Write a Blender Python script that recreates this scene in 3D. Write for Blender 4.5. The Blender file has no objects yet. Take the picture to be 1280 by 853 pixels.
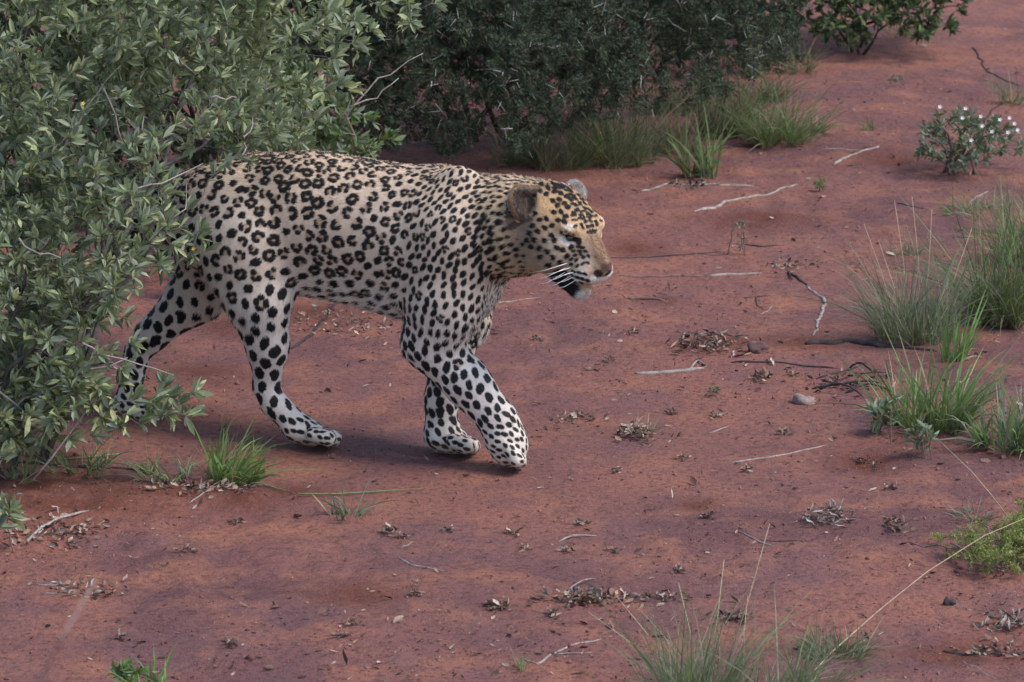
import bpy, math, random
import numpy as np
from mathutils import Vector, Matrix
from mathutils.kdtree import KDTree

# ------------------------------------------------------------------ camera, sky, sun, exposure
SC = bpy.context.scene
COL = SC.collection
random.seed(7)
RNG = np.random.default_rng(7)

CAM_H = 2.6                      # eye height of somebody sitting in an open vehicle, metres
PITCH = math.radians(13.2)
FPX = 6000.0                     # focal length in photograph pixels (1280 wide)
cam_data = bpy.data.cameras.new('camera')
cam_data.sensor_width = 36.0
cam_data.lens = FPX / 1280.0 * 36.0
cam_data.clip_start = 0.05
cam_data.clip_end = 2000.0
cam = bpy.data.objects.new('camera', cam_data)
COL.objects.link(cam)
cam.location = (0, 0, CAM_H)
cam.rotation_euler = (math.pi / 2 - PITCH, 0, 0)
SC.camera = cam
cam_data.dof.use_dof = True
cam_data.dof.focus_distance = 10.2
cam_data.dof.aperture_fstop = 14.0

SUN_EL, SUN_AZ = math.radians(52), math.radians(116)     # azimuth measured from +Y towards +X
world = bpy.data.worlds.new('World')
SC.world = world
world.use_nodes = True
wn = world.node_tree
wn.nodes.clear()
sky = wn.nodes.new('ShaderNodeTexSky')
sky.sky_type = 'NISHITA'
sky.sun_disc = False
sky.sun_elevation = SUN_EL
sky.sun_rotation = SUN_AZ
bg = wn.nodes.new('ShaderNodeBackground')
bg.inputs['Strength'].default_value = 0.105
wo = wn.nodes.new('ShaderNodeOutputWorld')
wn.links.new(sky.outputs[0], bg.inputs[0])
wn.links.new(bg.outputs[0], wo.inputs[0])

sun_data = bpy.data.lights.new('sun', 'SUN')
sun_data.energy = 1.5
sun_data.angle = math.radians(20)
sun_data.color = (1.0, 0.93, 0.86)
sun = bpy.data.objects.new('sun', sun_data)
COL.objects.link(sun)
sdir = Vector((math.sin(SUN_AZ) * math.cos(SUN_EL), math.cos(SUN_AZ) * math.cos(SUN_EL), math.sin(SUN_EL)))
sun.rotation_euler = (-sdir).to_track_quat('-Z', 'Y').to_euler()
sun.location = (6, 4, 12)

SC.view_settings.view_transform = 'Standard'
SC.view_settings.look = 'None'
SC.view_settings.exposure = 1.4
SC.view_settings.gamma = 1.0
SC.view_settings.use_curve_mapping = False
SC.render.engine = 'CYCLES'
SC.cycles.use_denoising = True
SC.cycles.max_bounces = 6
SC.cycles.diffuse_bounces = 3
SC.cycles.transparent_max_bounces = 6
SC.cycles.sample_clamp_indirect = 4.0

# ------------------------------------------------------------------ helpers
CP, SP = math.cos(PITCH), math.sin(PITCH)

def ray(px, py):
    """direction in the world of a photograph pixel (1280 x 853)"""
    u = (px - 640.0) / FPX
    v = (426.5 - py) / FPX
    return np.array([u, CP + v * SP, -SP + v * CP])

CAMP = np.array([0.0, 0.0, CAM_H])

_perm = np.random.default_rng(11).random((256, 256))

def vnoise(x, y):
    x = np.asarray(x, float); y = np.asarray(y, float)
    xi = np.floor(x).astype(int); yi = np.floor(y).astype(int)
    fx = x - xi; fy = y - yi
    fx = fx * fx * (3 - 2 * fx); fy = fy * fy * (3 - 2 * fy)
    a = _perm[xi & 255, yi & 255]; b = _perm[(xi + 1) & 255, yi & 255]
    c = _perm[xi & 255, (yi + 1) & 255]; d = _perm[(xi + 1) & 255, (yi + 1) & 255]
    return (a * (1 - fx) + b * fx) * (1 - fy) + (c * (1 - fx) + d * fx) * fy - 0.5

def smooth(e0, e1, x):
    t = np.clip((x - e0) / (e1 - e0), 0, 1)
    return t * t * (3 - 2 * t)

MOUNDS = []      # (x, y, radius_x, radius_y, height): filled below, soil heaps and hollows

def height(x, y):
    x = np.asarray(x, float); y = np.asarray(y, float)
    h = 0.030 * vnoise(x * 0.9 + 3.1, y * 0.7 + 8.0) + 0.012 * vnoise(x * 2.7 + 17, y * 2.3)
    h = h + 0.007 * vnoise(x * 7 + 31, y * 5) + 0.009 * vnoise(x * 19 + 5, y * 15) * (0.4 + 2.0 * np.clip(vnoise(x * 1.7, y * 1.3 + 40) + 0.2, 0, 1))
    h = h + 0.0045 * vnoise(x * 43 + 5, y * 37) * (0.25 + 2.2 * np.clip(vnoise(x * 2.3 + 60, y * 1.6 + 9), 0, 1))
    # low bank of soil that the leafy bush stands on
    edge = 9.62 + 0.10 * np.sin(x * 5.0) + 0.05 * vnoise(x * 9, y * 0)
    bank = smooth(-0.42, -0.95, x) * smooth(edge - 0.10, edge + 0.22, y) * smooth(10.9, 10.3, y)
    h = h + 0.05 * bank
    for (mx, my, rx, ry, mh) in MOUNDS:
        d = ((x - mx) / rx) ** 2 + ((y - my) / ry) ** 2
        h = h + mh * np.exp(-d * 1.6) * (1 + 0.9 * vnoise(x * 23 + mx, y * 23))
    # the trodden strip along the animal's track is even
    return h * (1 - .9 * np.exp(-((x + .30) / .75) ** 4 - ((y - 10.02) / .38) ** 4))

def G(px, py):
    """point of the ground under a photograph pixel"""
    d = ray(px, py)
    t = -CAM_H / d[2]
    for _ in range(6):
        p = CAMP + t * d
        z = float(height(p[0], p[1]))
        t = (z - CAM_H) / d[2]
    return CAMP + t * d

def D(px, py, dist):
    """point on a pixel's ray at a given forward distance (metres along +Y)"""
    d = ray(px, py)
    return CAMP + d * (dist / d[1])

def mesh_obj(name, verts, faces, mat=None, parent=None, smooth_shade=False):
    me = bpy.data.meshes.new(name)
    me.from_pydata([tuple(v) for v in verts] if not isinstance(verts, np.ndarray) else verts.tolist(), [], faces if isinstance(faces, list) else faces.tolist())
    if mat is not None:
        me.materials.append(mat)
    if smooth_shade:
        me.polygons.foreach_set('use_smooth', [True] * len(me.polygons))
    me.update()
    return link(name, me, parent)

def link(name, data, parent=None):
    o = bpy.data.objects.new(name, data)
    COL.objects.link(o)
    if parent is not None:
        o.parent = parent
    return o

def fast_mesh(name, V, F, mat=None, smooth_shade=False):
    """V (n,3), F (m,k) int array"""
    me = bpy.data.meshes.new(name)
    V = np.ascontiguousarray(V, np.float32); F = np.ascontiguousarray(F, np.int32)
    m, k = F.shape
    me.vertices.add(len(V)); me.vertices.foreach_set('co', V.ravel())
    me.loops.add(m * k); me.loops.foreach_set('vertex_index', F.ravel())
    me.polygons.add(m)
    me.polygons.foreach_set('loop_start', np.arange(0, m * k, k, dtype=np.int32))
    if smooth_shade:
        me.polygons.foreach_set('use_smooth', np.ones(m, bool))
    if mat is not None:
        me.materials.append(mat)
    me.update(calc_edges=True)
    return me

def set_attr(me, name, vals, domain='POINT'):
    vals = np.asarray(vals, np.float32)
    if vals.ndim == 1:
        a = me.attributes.new(name, 'FLOAT', domain); a.data.foreach_set('value', vals)
    else:
        a = me.attributes.new(name, 'FLOAT_COLOR', domain)
        c = np.ones((len(vals), 4), np.float32); c[:, :3] = vals
        a.data.foreach_set('color', c.ravel())

def tag(o, label=None, category=None, group=None, kind=None):
    if label: o['label'] = label
    if category: o['category'] = category
    if group: o['group'] = group
    if kind: o['kind'] = kind
    return o

class Mat:
    """small helper to wire node materials"""
    def __init__(s, name):
        s.m = bpy.data.materials.new(name); s.m.use_nodes = True
        s.t = s.m.node_tree; s.t.nodes.clear()
        s.out = s.t.nodes.new('ShaderNodeOutputMaterial')
    def n(s, typ, **kw):
        nd = s.t.nodes.new(typ)
        for k, v in kw.items():
            if k in nd.inputs.keys(): s.set(nd, k, v)
            else: setattr(nd, k, v)
        return nd
    def set(s, nd, k, v):
        if isinstance(v, bpy.types.NodeSocket): s.t.links.new(v, nd.inputs[k])
        else: nd.inputs[k].default_value = v
    def l(s, a, b): s.t.links.new(a, b)
    def mix(s, fac, a, b, mode='MIX'):
        nd = s.t.nodes.new('ShaderNodeMix'); nd.data_type = 'RGBA'; nd.blend_type = mode
        for i, v in ((0, fac), (6, a), (7, b)):
            if isinstance(v, bpy.types.NodeSocket): s.t.links.new(v, nd.inputs[i])
            else: nd.inputs[i].default_value = v if i == 0 else (tuple(v) + (1,))[:4]
        return nd.outputs[2]
    def math(s, op, a, b=0.0, clamp=False):
        nd = s.t.nodes.new('ShaderNodeMath'); nd.operation = op; nd.use_clamp = clamp
        for i, v in ((0, a), (1, b)):
            if isinstance(v, bpy.types.NodeSocket): s.t.links.new(v, nd.inputs[i])
            else: nd.inputs[i].default_value = v
        return nd.outputs[0]
    def ramp(s, fac, stops):
        nd = s.t.nodes.new('ShaderNodeValToRGB')
        el = nd.color_ramp.elements
        while len(el) < len(stops): el.new(0.5)
        for e, (p, c) in zip(el, stops):
            e.position = p; e.color = (tuple(c) + (1,))[:4] if not isinstance(c, float) else (c, c, c, 1)
        s.t.links.new(fac, nd.inputs[0])
        return nd.outputs[0]
    def noise(s, vec, scale, detail=4.0, rough=0.6, out=0):
        nd = s.t.nodes.new('ShaderNodeTexNoise')
        nd.inputs['Scale'].default_value = scale; nd.inputs['Detail'].default_value = detail
        nd.inputs['Roughness'].default_value = rough
        if vec is not None: s.t.links.new(vec, nd.inputs['Vector'])
        return nd.outputs[out]
# ------------------------------------------------------------------ the ground: one sheet to the horizon, fine in the middle
def spread_axis(a, b, step, far):
    mid = list(np.arange(a, b + 1e-6, step))
    lo_, hi_ = [], []
    s, x = step, a
    while x > -far: s *= 1.35; x -= s; lo_.append(x)
    s, x = step, b
    while x < far: s *= 1.35; x += s; hi_.append(x)
    return np.array(lo_[::-1] + mid + hi_)
# heaps and hollows
for (gx_, gy_, rx_, ry_, mh_) in ((955, 280, .16, .16, .016), (1085, 575, .10, .14, -.018), (440, 740, .10, .10, -.010), (830, 378, .05, .05, .008),
                                  (870, 630, .05, .06, -.008), (1110, 195, .12, .15, -.014), (300, 410, .10, .12, .016), (395, 395, .15, .15, .012),
                                  (1210, 815, .18, .10, -.014), (790, 310, .08, .12, -.008), (90, 640, .25, .10, .02), (1000, 430, .12, .10, .010), (900, 430, .13, .08, .010), (40, 612, .12, .10, .020), (130, 622, .12, .12, .018), (215, 618, .12, .10, .020), (300, 628, .10, .10, .016), (370, 618, .08, .08, .012), (250, 470, .14, .14, .012)):
    c = G(gx_, gy_)
    MOUNDS.append((c[0], c[1], rx_, ry_, mh_))
ax_ = spread_axis(-2.1, 2.1, .0125, 400.0)
ay_ = spread_axis(8.1, 17.2, .016, 400.0)
X_, Y_ = np.meshgrid(ax_, ay_, indexing='ij')
Z_ = height(X_, Y_)
far_ = np.maximum(np.abs(X_), np.abs(Y_ - 12))
Z_ = np.where(far_ > 12, 0.0, Z_ * smooth(12, 7, far_))
gv = np.stack([X_, Y_, Z_], -1).reshape(-1, 3)
n0, n1 = X_.shape
ii = np.arange(n0 * n1).reshape(n0, n1)
gf = np.stack([ii[:-1, :-1], ii[1:, :-1], ii[1:, 1:], ii[:-1, 1:]], -1).reshape(-1, 4)
gm = Mat('red_earth')
geo = gm.n('ShaderNodeNewGeometry')
P_ = geo.outputs['Position']
big = gm.noise(P_, 1.3, 5, .55)
mid = gm.noise(P_, 5.5, 5, .62)
fine = gm.noise(P_, 60, 5, .7)
grit = gm.noise(P_, 330, 3, .7)
c1 = gm.ramp(big, [(.34, (0.119, 0.056, 0.057)), (.50, (0.186, 0.082, 0.072)), (.68, (0.255, 0.104, 0.076))])
c2 = gm.mix(gm.ramp(mid, [(.46, 0.0), (.66, .9)]), c1, (0.282, 0.119, 0.078))
c3 = gm.mix(gm.ramp(gm.noise(P_, 3.1, 4, .6), [(.51, 0.0), (.66, .65)]), c2, (0.133, 0.072, 0.078))
c4 = gm.mix(gm.ramp(fine, [(.30, .9), (.52, 0.0)]), c3, (0.079, 0.035, 0.033))
lo_at = gm.n('ShaderNodeAttribute', attribute_name='loose')
lf = gm.math('MULTIPLY', lo_at.outputs['Fac'], gm.ramp(gm.noise(P_, 22, 4, .7), [(.28, 0.0), (.46, 1.0)]))
c4 = gm.mix(lf, c4, (.115, .040, .026))
c5 = gm.mix(gm.ramp(grit, [(.60, 0.0), (.72, .7)]), c4, (0.430, 0.260, 0.239))
c6 = gm.mix(gm.ramp(grit, [(.30, .8), (.42, 0.0)]), c5, (0.062, 0.033, 0.033))
b1 = gm.n('ShaderNodeBump', Strength=.9, Distance=.012); gm.l(fine, b1.inputs['Height'])
b2 = gm.n('ShaderNodeBump', Strength=.5, Distance=.003); gm.l(grit, b2.inputs['Height']); gm.l(b1.outputs[0], b2.inputs['Normal'])
bs = gm.n('ShaderNodeBsdfPrincipled', Roughness=.95)
bs.inputs['Specular IOR Level'].default_value = .15
gm.l(c6, bs.inputs['Base Color']); gm.l(b2.outputs[0], bs.inputs['Normal']); gm.l(bs.outputs[0], gm.out.inputs[0])
gme = fast_mesh('ground', gv, gf, gm.m, True)
loose = np.zeros(len(gv))
for (mx, my, rx, ry, mh) in MOUNDS:
    loose = np.maximum(loose, np.exp(-(((gv[:, 0] - mx) / rx) ** 2 + ((gv[:, 1] - my) / ry) ** 2) * 1.3))
set_attr(gme, 'loose', loose)
ground = link('ground', gme)
tag(ground, kind='structure')
# ------------------------------------------------------------------ the leopard: one continuous body grown from a distance field
YAW = math.radians(22)                       # the animal walks to the side and a little towards the viewer
LEO_O = (G(400, 560) + G(568, 570)) / 2
LEO_O[2] = 0.0
HF = np.array([math.cos(YAW), -math.sin(YAW), 0.0])       # forward
HL = np.array([math.sin(YAW), math.cos(YAW), 0.0])        # its left, away from the viewer

def LP(px, py, lat=0.0):
    """photograph pixel -> animal's own frame; lat = metres from its middle plane towards the viewer"""
    o = LEO_O - HL * lat
    d = ray(px, py)
    t = np.dot(o - CAMP, HL) / np.dot(d, HL)
    q = CAMP + d * t - LEO_O
    return np.array([np.dot(q, HF), np.dot(q, HL), q[2]])

PXM = FPX / 10.35                            # photograph pixels per metre at the animal
PRIMS = []                                   # every primitive: kind, geometry, blend, look

def look(spot=0.012, gap=0.030, ros=0.0, col=(.45, .34, .26), fur=0.008, flow=None, el=1.0):
    return dict(spot=spot, gap=gap, ros=ros, col=col, fur=fur, flow=flow, el=el)

def cone(a, b, ra, rb, k=0.02, lat=1.0, lk=None):
    PRIMS.append(dict(t='c', a=np.array(a, float), b=np.array(b, float), ra=ra, rb=rb, k=k, s=lat, lk=lk or look()))

def ell(c, r, R=np.eye(3), k=0.02, lk=None, cut=False):
    PRIMS.append(dict(t='e', c=np.array(c, float), r=np.array(r, float), R=np.array(R, float), k=k, lk=lk or look(), cut=cut))

def pd(p, X):
    if p['t'] == 'c':
        a, b = p['a'], p['b']
        ab = b - a
        q = X - a
        S = np.array([1, 1 / p['s'], 1])
        qs = q * S; abs_ = ab * S
        t = np.clip((qs @ abs_) / max(abs_ @ abs_, 1e-9), 0, 1)
        d = np.linalg.norm(qs - t[..., None] * abs_, axis=-1) - (p['ra'] + t * (p['rb'] - p['ra']))
        return d * (p['s'] if p['s'] < 1 else 1)
    q = (X - p['c']) @ p['R']
    k0 = np.linalg.norm(q / p['r'], axis=-1)
    k1 = np.linalg.norm(q / p['r'] ** 2, axis=-1)
    return k0 * (k0 - 1) / np.maximum(k1, 1e-6)

def pbox(p, m):
    if p['t'] == 'c':
        r = max(p['ra'], p['rb']) * max(1, p['s']) + m
        return np.minimum(p['a'], p['b']) - r, np.maximum(p['a'], p['b']) + r
    r = p['r'].max() + m
    return p['c'] - r, p['c'] + r

W_FLANK = look(spot=.0103, gap=.0256, ros=1.0, col=(.585, .455, .355), fur=.0058, flow=(-1, 0, -.35), el=1.0)
W_RUMP = look(spot=.0098, gap=.0240, ros=.75, col=(.585, .465, .375), fur=.0058, flow=(-1, 0, -.45), el=1.0)
W_CHEST = look(spot=.0074, gap=.0192, ros=.45, col=(.59, .48, .39), fur=.0055, flow=(-.6, 0, -1), el=1.3)
W_SHOULD = look(spot=.0062, gap=.0145, ros=.12, col=(.58, .46, .36), fur=.005, flow=(-.5, 0, -1), el=1.35)
W_NECK = look(spot=.0055, gap=.0138, ros=.05, col=(.53, .39, .25), fur=.008, flow=(-1, 0, -.5), el=1.3)
W_THIGH = look(spot=.0098, gap=.0258, ros=.5, col=(.63, .54, .46), fur=.005, flow=(-.4, 0, -1), el=1.2)
W_SHANK = look(spot=.0126, gap=.0262, ros=0., col=(.62, .55, .50), fur=.004, flow=(-.2, 0, -1), el=1.2)
W_ARM = look(spot=.0082, gap=.0182, ros=0., col=(.61, .53, .465), fur=.004, flow=(-.2, 0, -1), el=1.3)
W_FORE = look(spot=.0095, gap=.0198, ros=0., col=(.63, .56, .505), fur=.0035, flow=(.3, 0, -1), el=1.25)
W_PAW = look(spot=.0048, gap=.0122, ros=0., col=(.60, .52, .45), fur=.003, flow=(1, 0, -.3), el=1.3)
W_TAIL = look(spot=.012, gap=.024, ros=0., col=(.55, .48, .42), fur=.010, flow=(-1, 0, 0), el=1.3)
W_HEAD = look(spot=.0044, gap=.0135, ros=0., col=(.50, .315, .16), fur=.004, flow=(-1, 0, .3), el=1.1)
W_CHEEK = look(spot=.0050, gap=.0135, ros=0., col=(.44, .33, .235), fur=.008, flow=(-1, 0, -.4), el=1.2)
W_MUZ = look(spot=.0, gap=.02, ros=0., col=(.38, .27, .185), fur=.003, flow=(-1, 0, -.2))
W_EAR = look(spot=.0, gap=.02, ros=0., col=(.22, .13, .085), fur=.006, flow=(-.3, 0, 1))

def px(v): return v / PXM

# trunk
T = [((262, 274), 63, W_RUMP), ((322, 276), 79, W_FLANK), ((395, 279), 84, W_FLANK), ((462, 290), 84, W_FLANK),
     ((528, 305), 89, W_CHEST), ((572, 325), 66, W_CHEST)]
for (c0, r0, l0), (c1, r1, l1) in zip(T[:-1], T[1:]):
    cone(LP(*c0), LP(*c1), px(r0), px(r1), k=.035, lat=.74, lk=l0)
cone(LP(222, 262), LP(262, 272), px(40), px(60), k=.03, lat=.85, lk=W_RUMP)
# belly sag behind the ribs
cone(LP(385, 302), LP(500, 328), px(56), px(60), k=.03, lat=.8, lk=W_FLANK)
# neck and ruff
cone(LP(566, 280), LP(655, 280, .035), px(66), px(55), k=.04, lat=.82, lk=W_NECK)
cone(LP(590, 295, .01), LP(640, 293, .03), px(51), px(43), k=.03, lat=.9, lk=W_NECK)
# breast
cone(LP(580, 345, .0), LP(588, 372, .0), px(40), px(26), k=.03, lat=.9, lk=W_SHOULD)

# near fore limb
cone(LP(574, 231, .060), LP(566, 300, .090), px(23), px(42), k=.035, lat=.55, lk=W_SHOULD)
cone(LP(566, 300, .085), LP(552, 385, .085), px(50), px(47), k=.03, lat=.62, lk=W_SHOULD)
cone(LP(560, 375, .082), LP(537, 428, .074), px(42), px(33), k=.025, lat=.75, lk=W_ARM)
cone(LP(537, 428, .074), LP(585, 480, .062), px(34), px(28), k=.02, lat=.82, lk=W_FORE)
cone(LP(585, 480, .062), LP(623, 527, .052), px(29), px(23), k=.015, lat=.85, lk=W_FORE)
cone(LP(623, 527, .052), LP(635, 556, .050), px(24), px(25), k=.015, lat=.95, lk=W_PAW)
cone(LP(632, 550, .050), LP(639, 566, .050), px(23), px(16), k=.012, lat=1.25, lk=W_PAW)
for i, l in enumerate((.014, .038, .062, .086)):
    mid_ = i in (1, 2)
    cone(LP(636 + 2 * mid_, 560, l), LP(646 + 3 * mid_, 575 + 2 * mid_, l), px(8), px(9.5), k=.0025, lk=W_PAW)

# far fore limb
cone(LP(574, 236, -.065), LP(575, 310, -.085), px(14), px(36), k=.03, lat=.6, lk=W_SHOULD)
cone(LP(572, 310, -.085), LP(575, 395, -.085), px(42), px(38), k=.03, lat=.65, lk=W_SHOULD)
cone(LP(575, 395, -.08), LP(565, 428, -.062), px(36), px(28), k=.02, lat=.75, lk=W_ARM)
cone(LP(565, 428, -.062), LP(551, 500, -.040), px(27), px(20), k=.02, lat=.85, lk=W_FORE)
cone(LP(551, 500, -.040), LP(553, 540, -.034), px(19), px(22), k=.015, lat=.95, lk=W_FORE)
cone(LP(553, 544, -.034), LP(569, 552, -.032), px(22), px(16), k=.012, lat=1.2, lk=W_PAW)
for i, l in enumerate((.006, -.020, -.046, -.072)):
    mid_ = i in (1, 2)
    cone(LP(566 + 3 * mid_, 551, l), LP(584 + 6 * mid_, 558 - 3 * (i == 3), l), px(9), px(10.5), k=.0025, lk=W_PAW)

# near hind limb
cone(LP(268, 262, .055), LP(305, 320, .080), px(48), px(56), k=.04, lat=.6, lk=W_RUMP)
cone(LP(298, 305, .082), LP(322, 372, .085), px(54), px(39), k=.03, lat=.62, lk=W_THIGH)
cone(LP(322, 372, .082), LP(334, 430, .066), px(40), px(27), k=.025, lat=.72, lk=W_SHANK)
cone(LP(334, 430, .066), LP(334, 482, .052), px(25), px(16.5), k=.02, lat=.85, lk=W_SHANK)
cone(LP(331, 484, .052), LP(344, 506, .046), px(15), px(15.5), k=.012, lk=W_SHANK)
cone(LP(342, 504, .046), LP(374, 535, .036), px(16), px(17), k=.012, lat=1.05, lk=W_FORE)
cone(LP(372, 535, .036), LP(391, 543, .034), px(17), px(15), k=.012, lat=1.35, lk=W_PAW)
for i, l in enumerate((-.004, .021, .046, .070)):
    mid_ = i in (1, 2)
    cone(LP(391 + 4 * mid_, 543, l), LP(410 + 7 * mid_, 548, l), px(9), px(10.5), k=.0025, lk=W_PAW)

# far hind limb, stretched out behind
cone(LP(262, 270, -.055), LP(272, 325, -.080), px(46), px(50), k=.04, lat=.6, lk=W_RUMP)
cone(LP(268, 318, -.080), LP(246, 368, -.080), px(46), px(33), k=.03, lat=.62, lk=W_THIGH)
cone(LP(246, 368, -.076), LP(188, 420, -.060), px(33), px(20), k=.025, lat=.75, lk=W_SHANK)
cone(LP(188, 420, -.060), LP(172, 440, -.054), px(18), px(15), k=.02, lat=.85, lk=W_SHANK)
cone(LP(172, 440, -.054), LP(158, 506, -.036), px(16), px(15), k=.012, lk=W_FORE)
cone(LP(158, 507, -.034), LP(176, 517, -.034), px(16), px(15), k=.012, lat=1.2, lk=W_PAW)
for i, l in enumerate((-.002, -.022, -.044, -.064)):
    cone(LP(176, 516, l), LP(192 + 4 * (i in (1, 2)), 519, l), px(12), px(11), k=.0028, lk=W_PAW)

# tail, sweeping back and down through the bush, tip curled up
tl = [(228, 236, 22, 0), (200, 252, 18, .0), (172, 290, 15, .01), (146, 338, 14, .03), (116, 384, 13.5, .05), (82, 408, 13.5, .06), (48, 398, 13.5, .06), (24, 366, 14, .06), (16, 338, 12, .06)]
for (x0, y0, r0, l0), (x1, y1, r1, l1) in zip(tl[:-1], tl[1:]):
    cone(LP(x0, y0, l0), LP(x1, y1, l1), px(r0), px(r1), k=.015, lk=dict(W_TAIL, flow=tuple(LP(x1, y1, l1) - LP(x0, y0, l0))))

# head: its own frame, turned further towards the viewer than the body and nodding
HY = math.radians(46) - YAW
HP = math.radians(20)
hf = np.array([math.cos(HY) * math.cos(HP), -math.sin(HY) * math.cos(HP), -math.sin(HP)])
hl = np.array([math.sin(HY), math.cos(HY), 0.0])
hu = np.cross(hf, hl)
HR = np.stack([hf, hl, hu], 1)
HO = LP(697, 277, .055)

def H(x, y, z): return HO + HR @ np.array([x, y, z])
def rotated(ax, ang):
    return HR @ np.array(Matrix.Rotation(ang, 3, ax))

def hl_look(base):
    f = base['flow']
    return dict(base, flow=tuple(HR @ np.array(f, float)))
L_HEAD, L_CHEEK, L_MUZ, L_EAR = map(hl_look, (W_HEAD, W_CHEEK, W_MUZ, W_EAR))

cone(LP(650, 282, .035), H(-.03, 0, -.015), px(57), .070, k=.03, lk=W_NECK)
ell(H(-.005, 0, .004), (.092, .074, .066), HR, k=.03, lk=L_HEAD)
for s in (-1, 1):
    ell(H(.028, s * .044, -.030), (.058, .040, .050), HR, k=.025, lk=L_CHEEK)
    ell(H(-.01, s * .040, -.058), (.060, .036, .042), HR, k=.03, lk=L_CHEEK)
    ell(H(.060, s * .034, .028), (.032, .024, .018), HR, k=.015, lk=L_HEAD)           # brow
    ell(H(.122, s * .022, -.046), (.034, .027, .026), HR, k=.012, lk=L_MUZ)           # whisker pad
cone(H(.045, 0, .012), H(.142, 0, -.018), .042, .021, k=.02, lk=L_MUZ)                # bridge of the nose
cone(H(.05, 0, -.025), H(.118, 0, -.045), .052, .034, k=.02, lk=L_MUZ)
ell(H(.150, 0, -.024), (.016, .021, .015), HR, k=.008, lk=L_MUZ)                      # nose pad
# lower jaw, a little open
cone(H(.015, 0, -.075), H(.108, 0, -.103), .040, .021, k=.015, lat=1.0, lk=L_CHEEK)
ell(H(.108, 0, -.102), (.018, .020, .013), HR, k=.012, lk=L_CHEEK)
# mouth slit and eye sockets
for s in (-1, 1):
    ell(H(.105, s * .030, -.078), (.040, .020, .006), rotated('Y', math.radians(10)), k=.006, cut=True, lk=L_MUZ)
    ell(H(.082, s * .046, .010), (.017, .012, .010), HR, k=.006, cut=True, lk=L_HEAD)
# ears: cupped shells
EAR_IN = []
for s in (-1, 1):
    er = HR @ np.array(Matrix.Rotation(math.radians(-48 * s), 3, 'X')) @ np.array(Matrix.Rotation(math.radians(-22), 3, 'Y')) @ np.array(Matrix.Rotation(math.radians(-30 * s), 3, 'Z'))
    c = H(-.046, s * .071, .028) if s < 0 else H(-.036, s * .071, .030)
    ell(c, (.017, .037, .041) if s < 0 else (.015, .032, .036), er, k=.010, lk=L_EAR)
    ell(c + er @ np.array([.017, 0, .004]), (.017, .026, .030), er, k=.005, cut=True, lk=L_EAR)
    EAR_IN.append((c, er))

# --- sample the field
VOX = 0.0042
lo = np.min([pbox(p, .03)[0] for p in PRIMS], 0); hi = np.max([pbox(p, .03)[1] for p in PRIMS], 0)
NX, NY, NZ = [int(v) + 1 for v in np.ceil((hi - lo) / VOX)]
gx, gy, gz = (lo[i] + VOX * np.arange(n) for i, n in enumerate((NX, NY, NZ)))
FLD = np.full((NX, NY, NZ), 0.06, np.float32)
for p in PRIMS:
    a, b = pbox(p, .045)
    i0 = np.maximum(np.floor((a - lo) / VOX).astype(int), 0); i1 = np.minimum(np.ceil((b - lo) / VOX).astype(int) + 1, (NX, NY, NZ))
    sl = tuple(slice(i0[i], i1[i]) for i in range(3))
    X = np.stack(np.meshgrid(gx[sl[0]], gy[sl[1]], gz[sl[2]], indexing='ij'), -1)
    d = pd(p, X).astype(np.float32)
    o = FLD[sl]; k = p['k']
    if p.get('cut'):
        hh = np.clip(.5 - .5 * (o + d) / k, 0, 1)
        FLD[sl] = o * (1 - hh) - d * hh + k * hh * (1 - hh)
    else:
        hh = np.clip(.5 + .5 * (o - d) / k, 0, 1)
        FLD[sl] = o * (1 - hh) + d * hh - k * hh * (1 - hh)

def surface_nets(F, lo, h):
    ins = F < 0
    c = np.zeros(tuple(n - 1 for n in F.shape), np.uint8)
    corners = [(i, j, k) for i in (0, 1) for j in (0, 1) for k in (0, 1)]
    n0, n1, n2 = c.shape
    for (i, j, k) in corners: c += ins[i:i + n0, j:j + n1, k:k + n2]
    act = (c > 0) & (c < 8)
    idx = np.argwhere(act)
    ids = np.full(c.shape, -1, np.int64); ids[act] = np.arange(len(idx))
    acc = np.zeros((len(idx), 3)); cnt = np.zeros(len(idx))
    val = {cr: F[idx[:, 0] + cr[0], idx[:, 1] + cr[1], idx[:, 2] + cr[2]] for cr in corners}
    for a in corners:
        for ax in range(3):
            if a[ax]: continue
            b = list(a); b[ax] = 1; b = tuple(b)
            va, vb = val[a], val[b]
            m = (va < 0) != (vb < 0)
            t = np.where(m, va / np.where(m, va - vb, 1), 0)
            pt = np.array(a, float)[None].repeat(len(idx), 0); pt[:, ax] = t
            acc[m] += pt[m]; cnt[m] += 1
    V = lo + h * (idx + acc / cnt[:, None])
    faces = []
    for ax in range(3):
        u, v = [(1, 2), (2, 0), (0, 1)][ax]
        sl0 = [slice(None)] * 3; sl1 = [slice(None)] * 3
        sl0[ax] = slice(0, -1); sl1[ax] = slice(1, None)
        A, B = ins[tuple(sl0)], ins[tuple(sl1)]
        e = np.argwhere(A != B)
        ok = (e[:, u] > 0) & (e[:, v] > 0) & (e[:, u] < F.shape[u] - 1) & (e[:, v] < F.shape[v] - 1)
        e = e[ok]
        def cell(du, dv):
            q = e.copy(); q[:, u] -= du; q[:, v] -= dv
            return ids[q[:, 0], q[:, 1], q[:, 2]]
        f = np.stack([cell(1, 1), cell(0, 1), cell(0, 0), cell(1, 0)], 1)
        flip = ~A[e[:, 0], e[:, 1], e[:, 2]]
        f[flip] = f[flip][:, ::-1]
        faces.append(f)
    return V, np.concatenate(faces)

LV, LF = surface_nets(FLD, lo, VOX)

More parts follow.
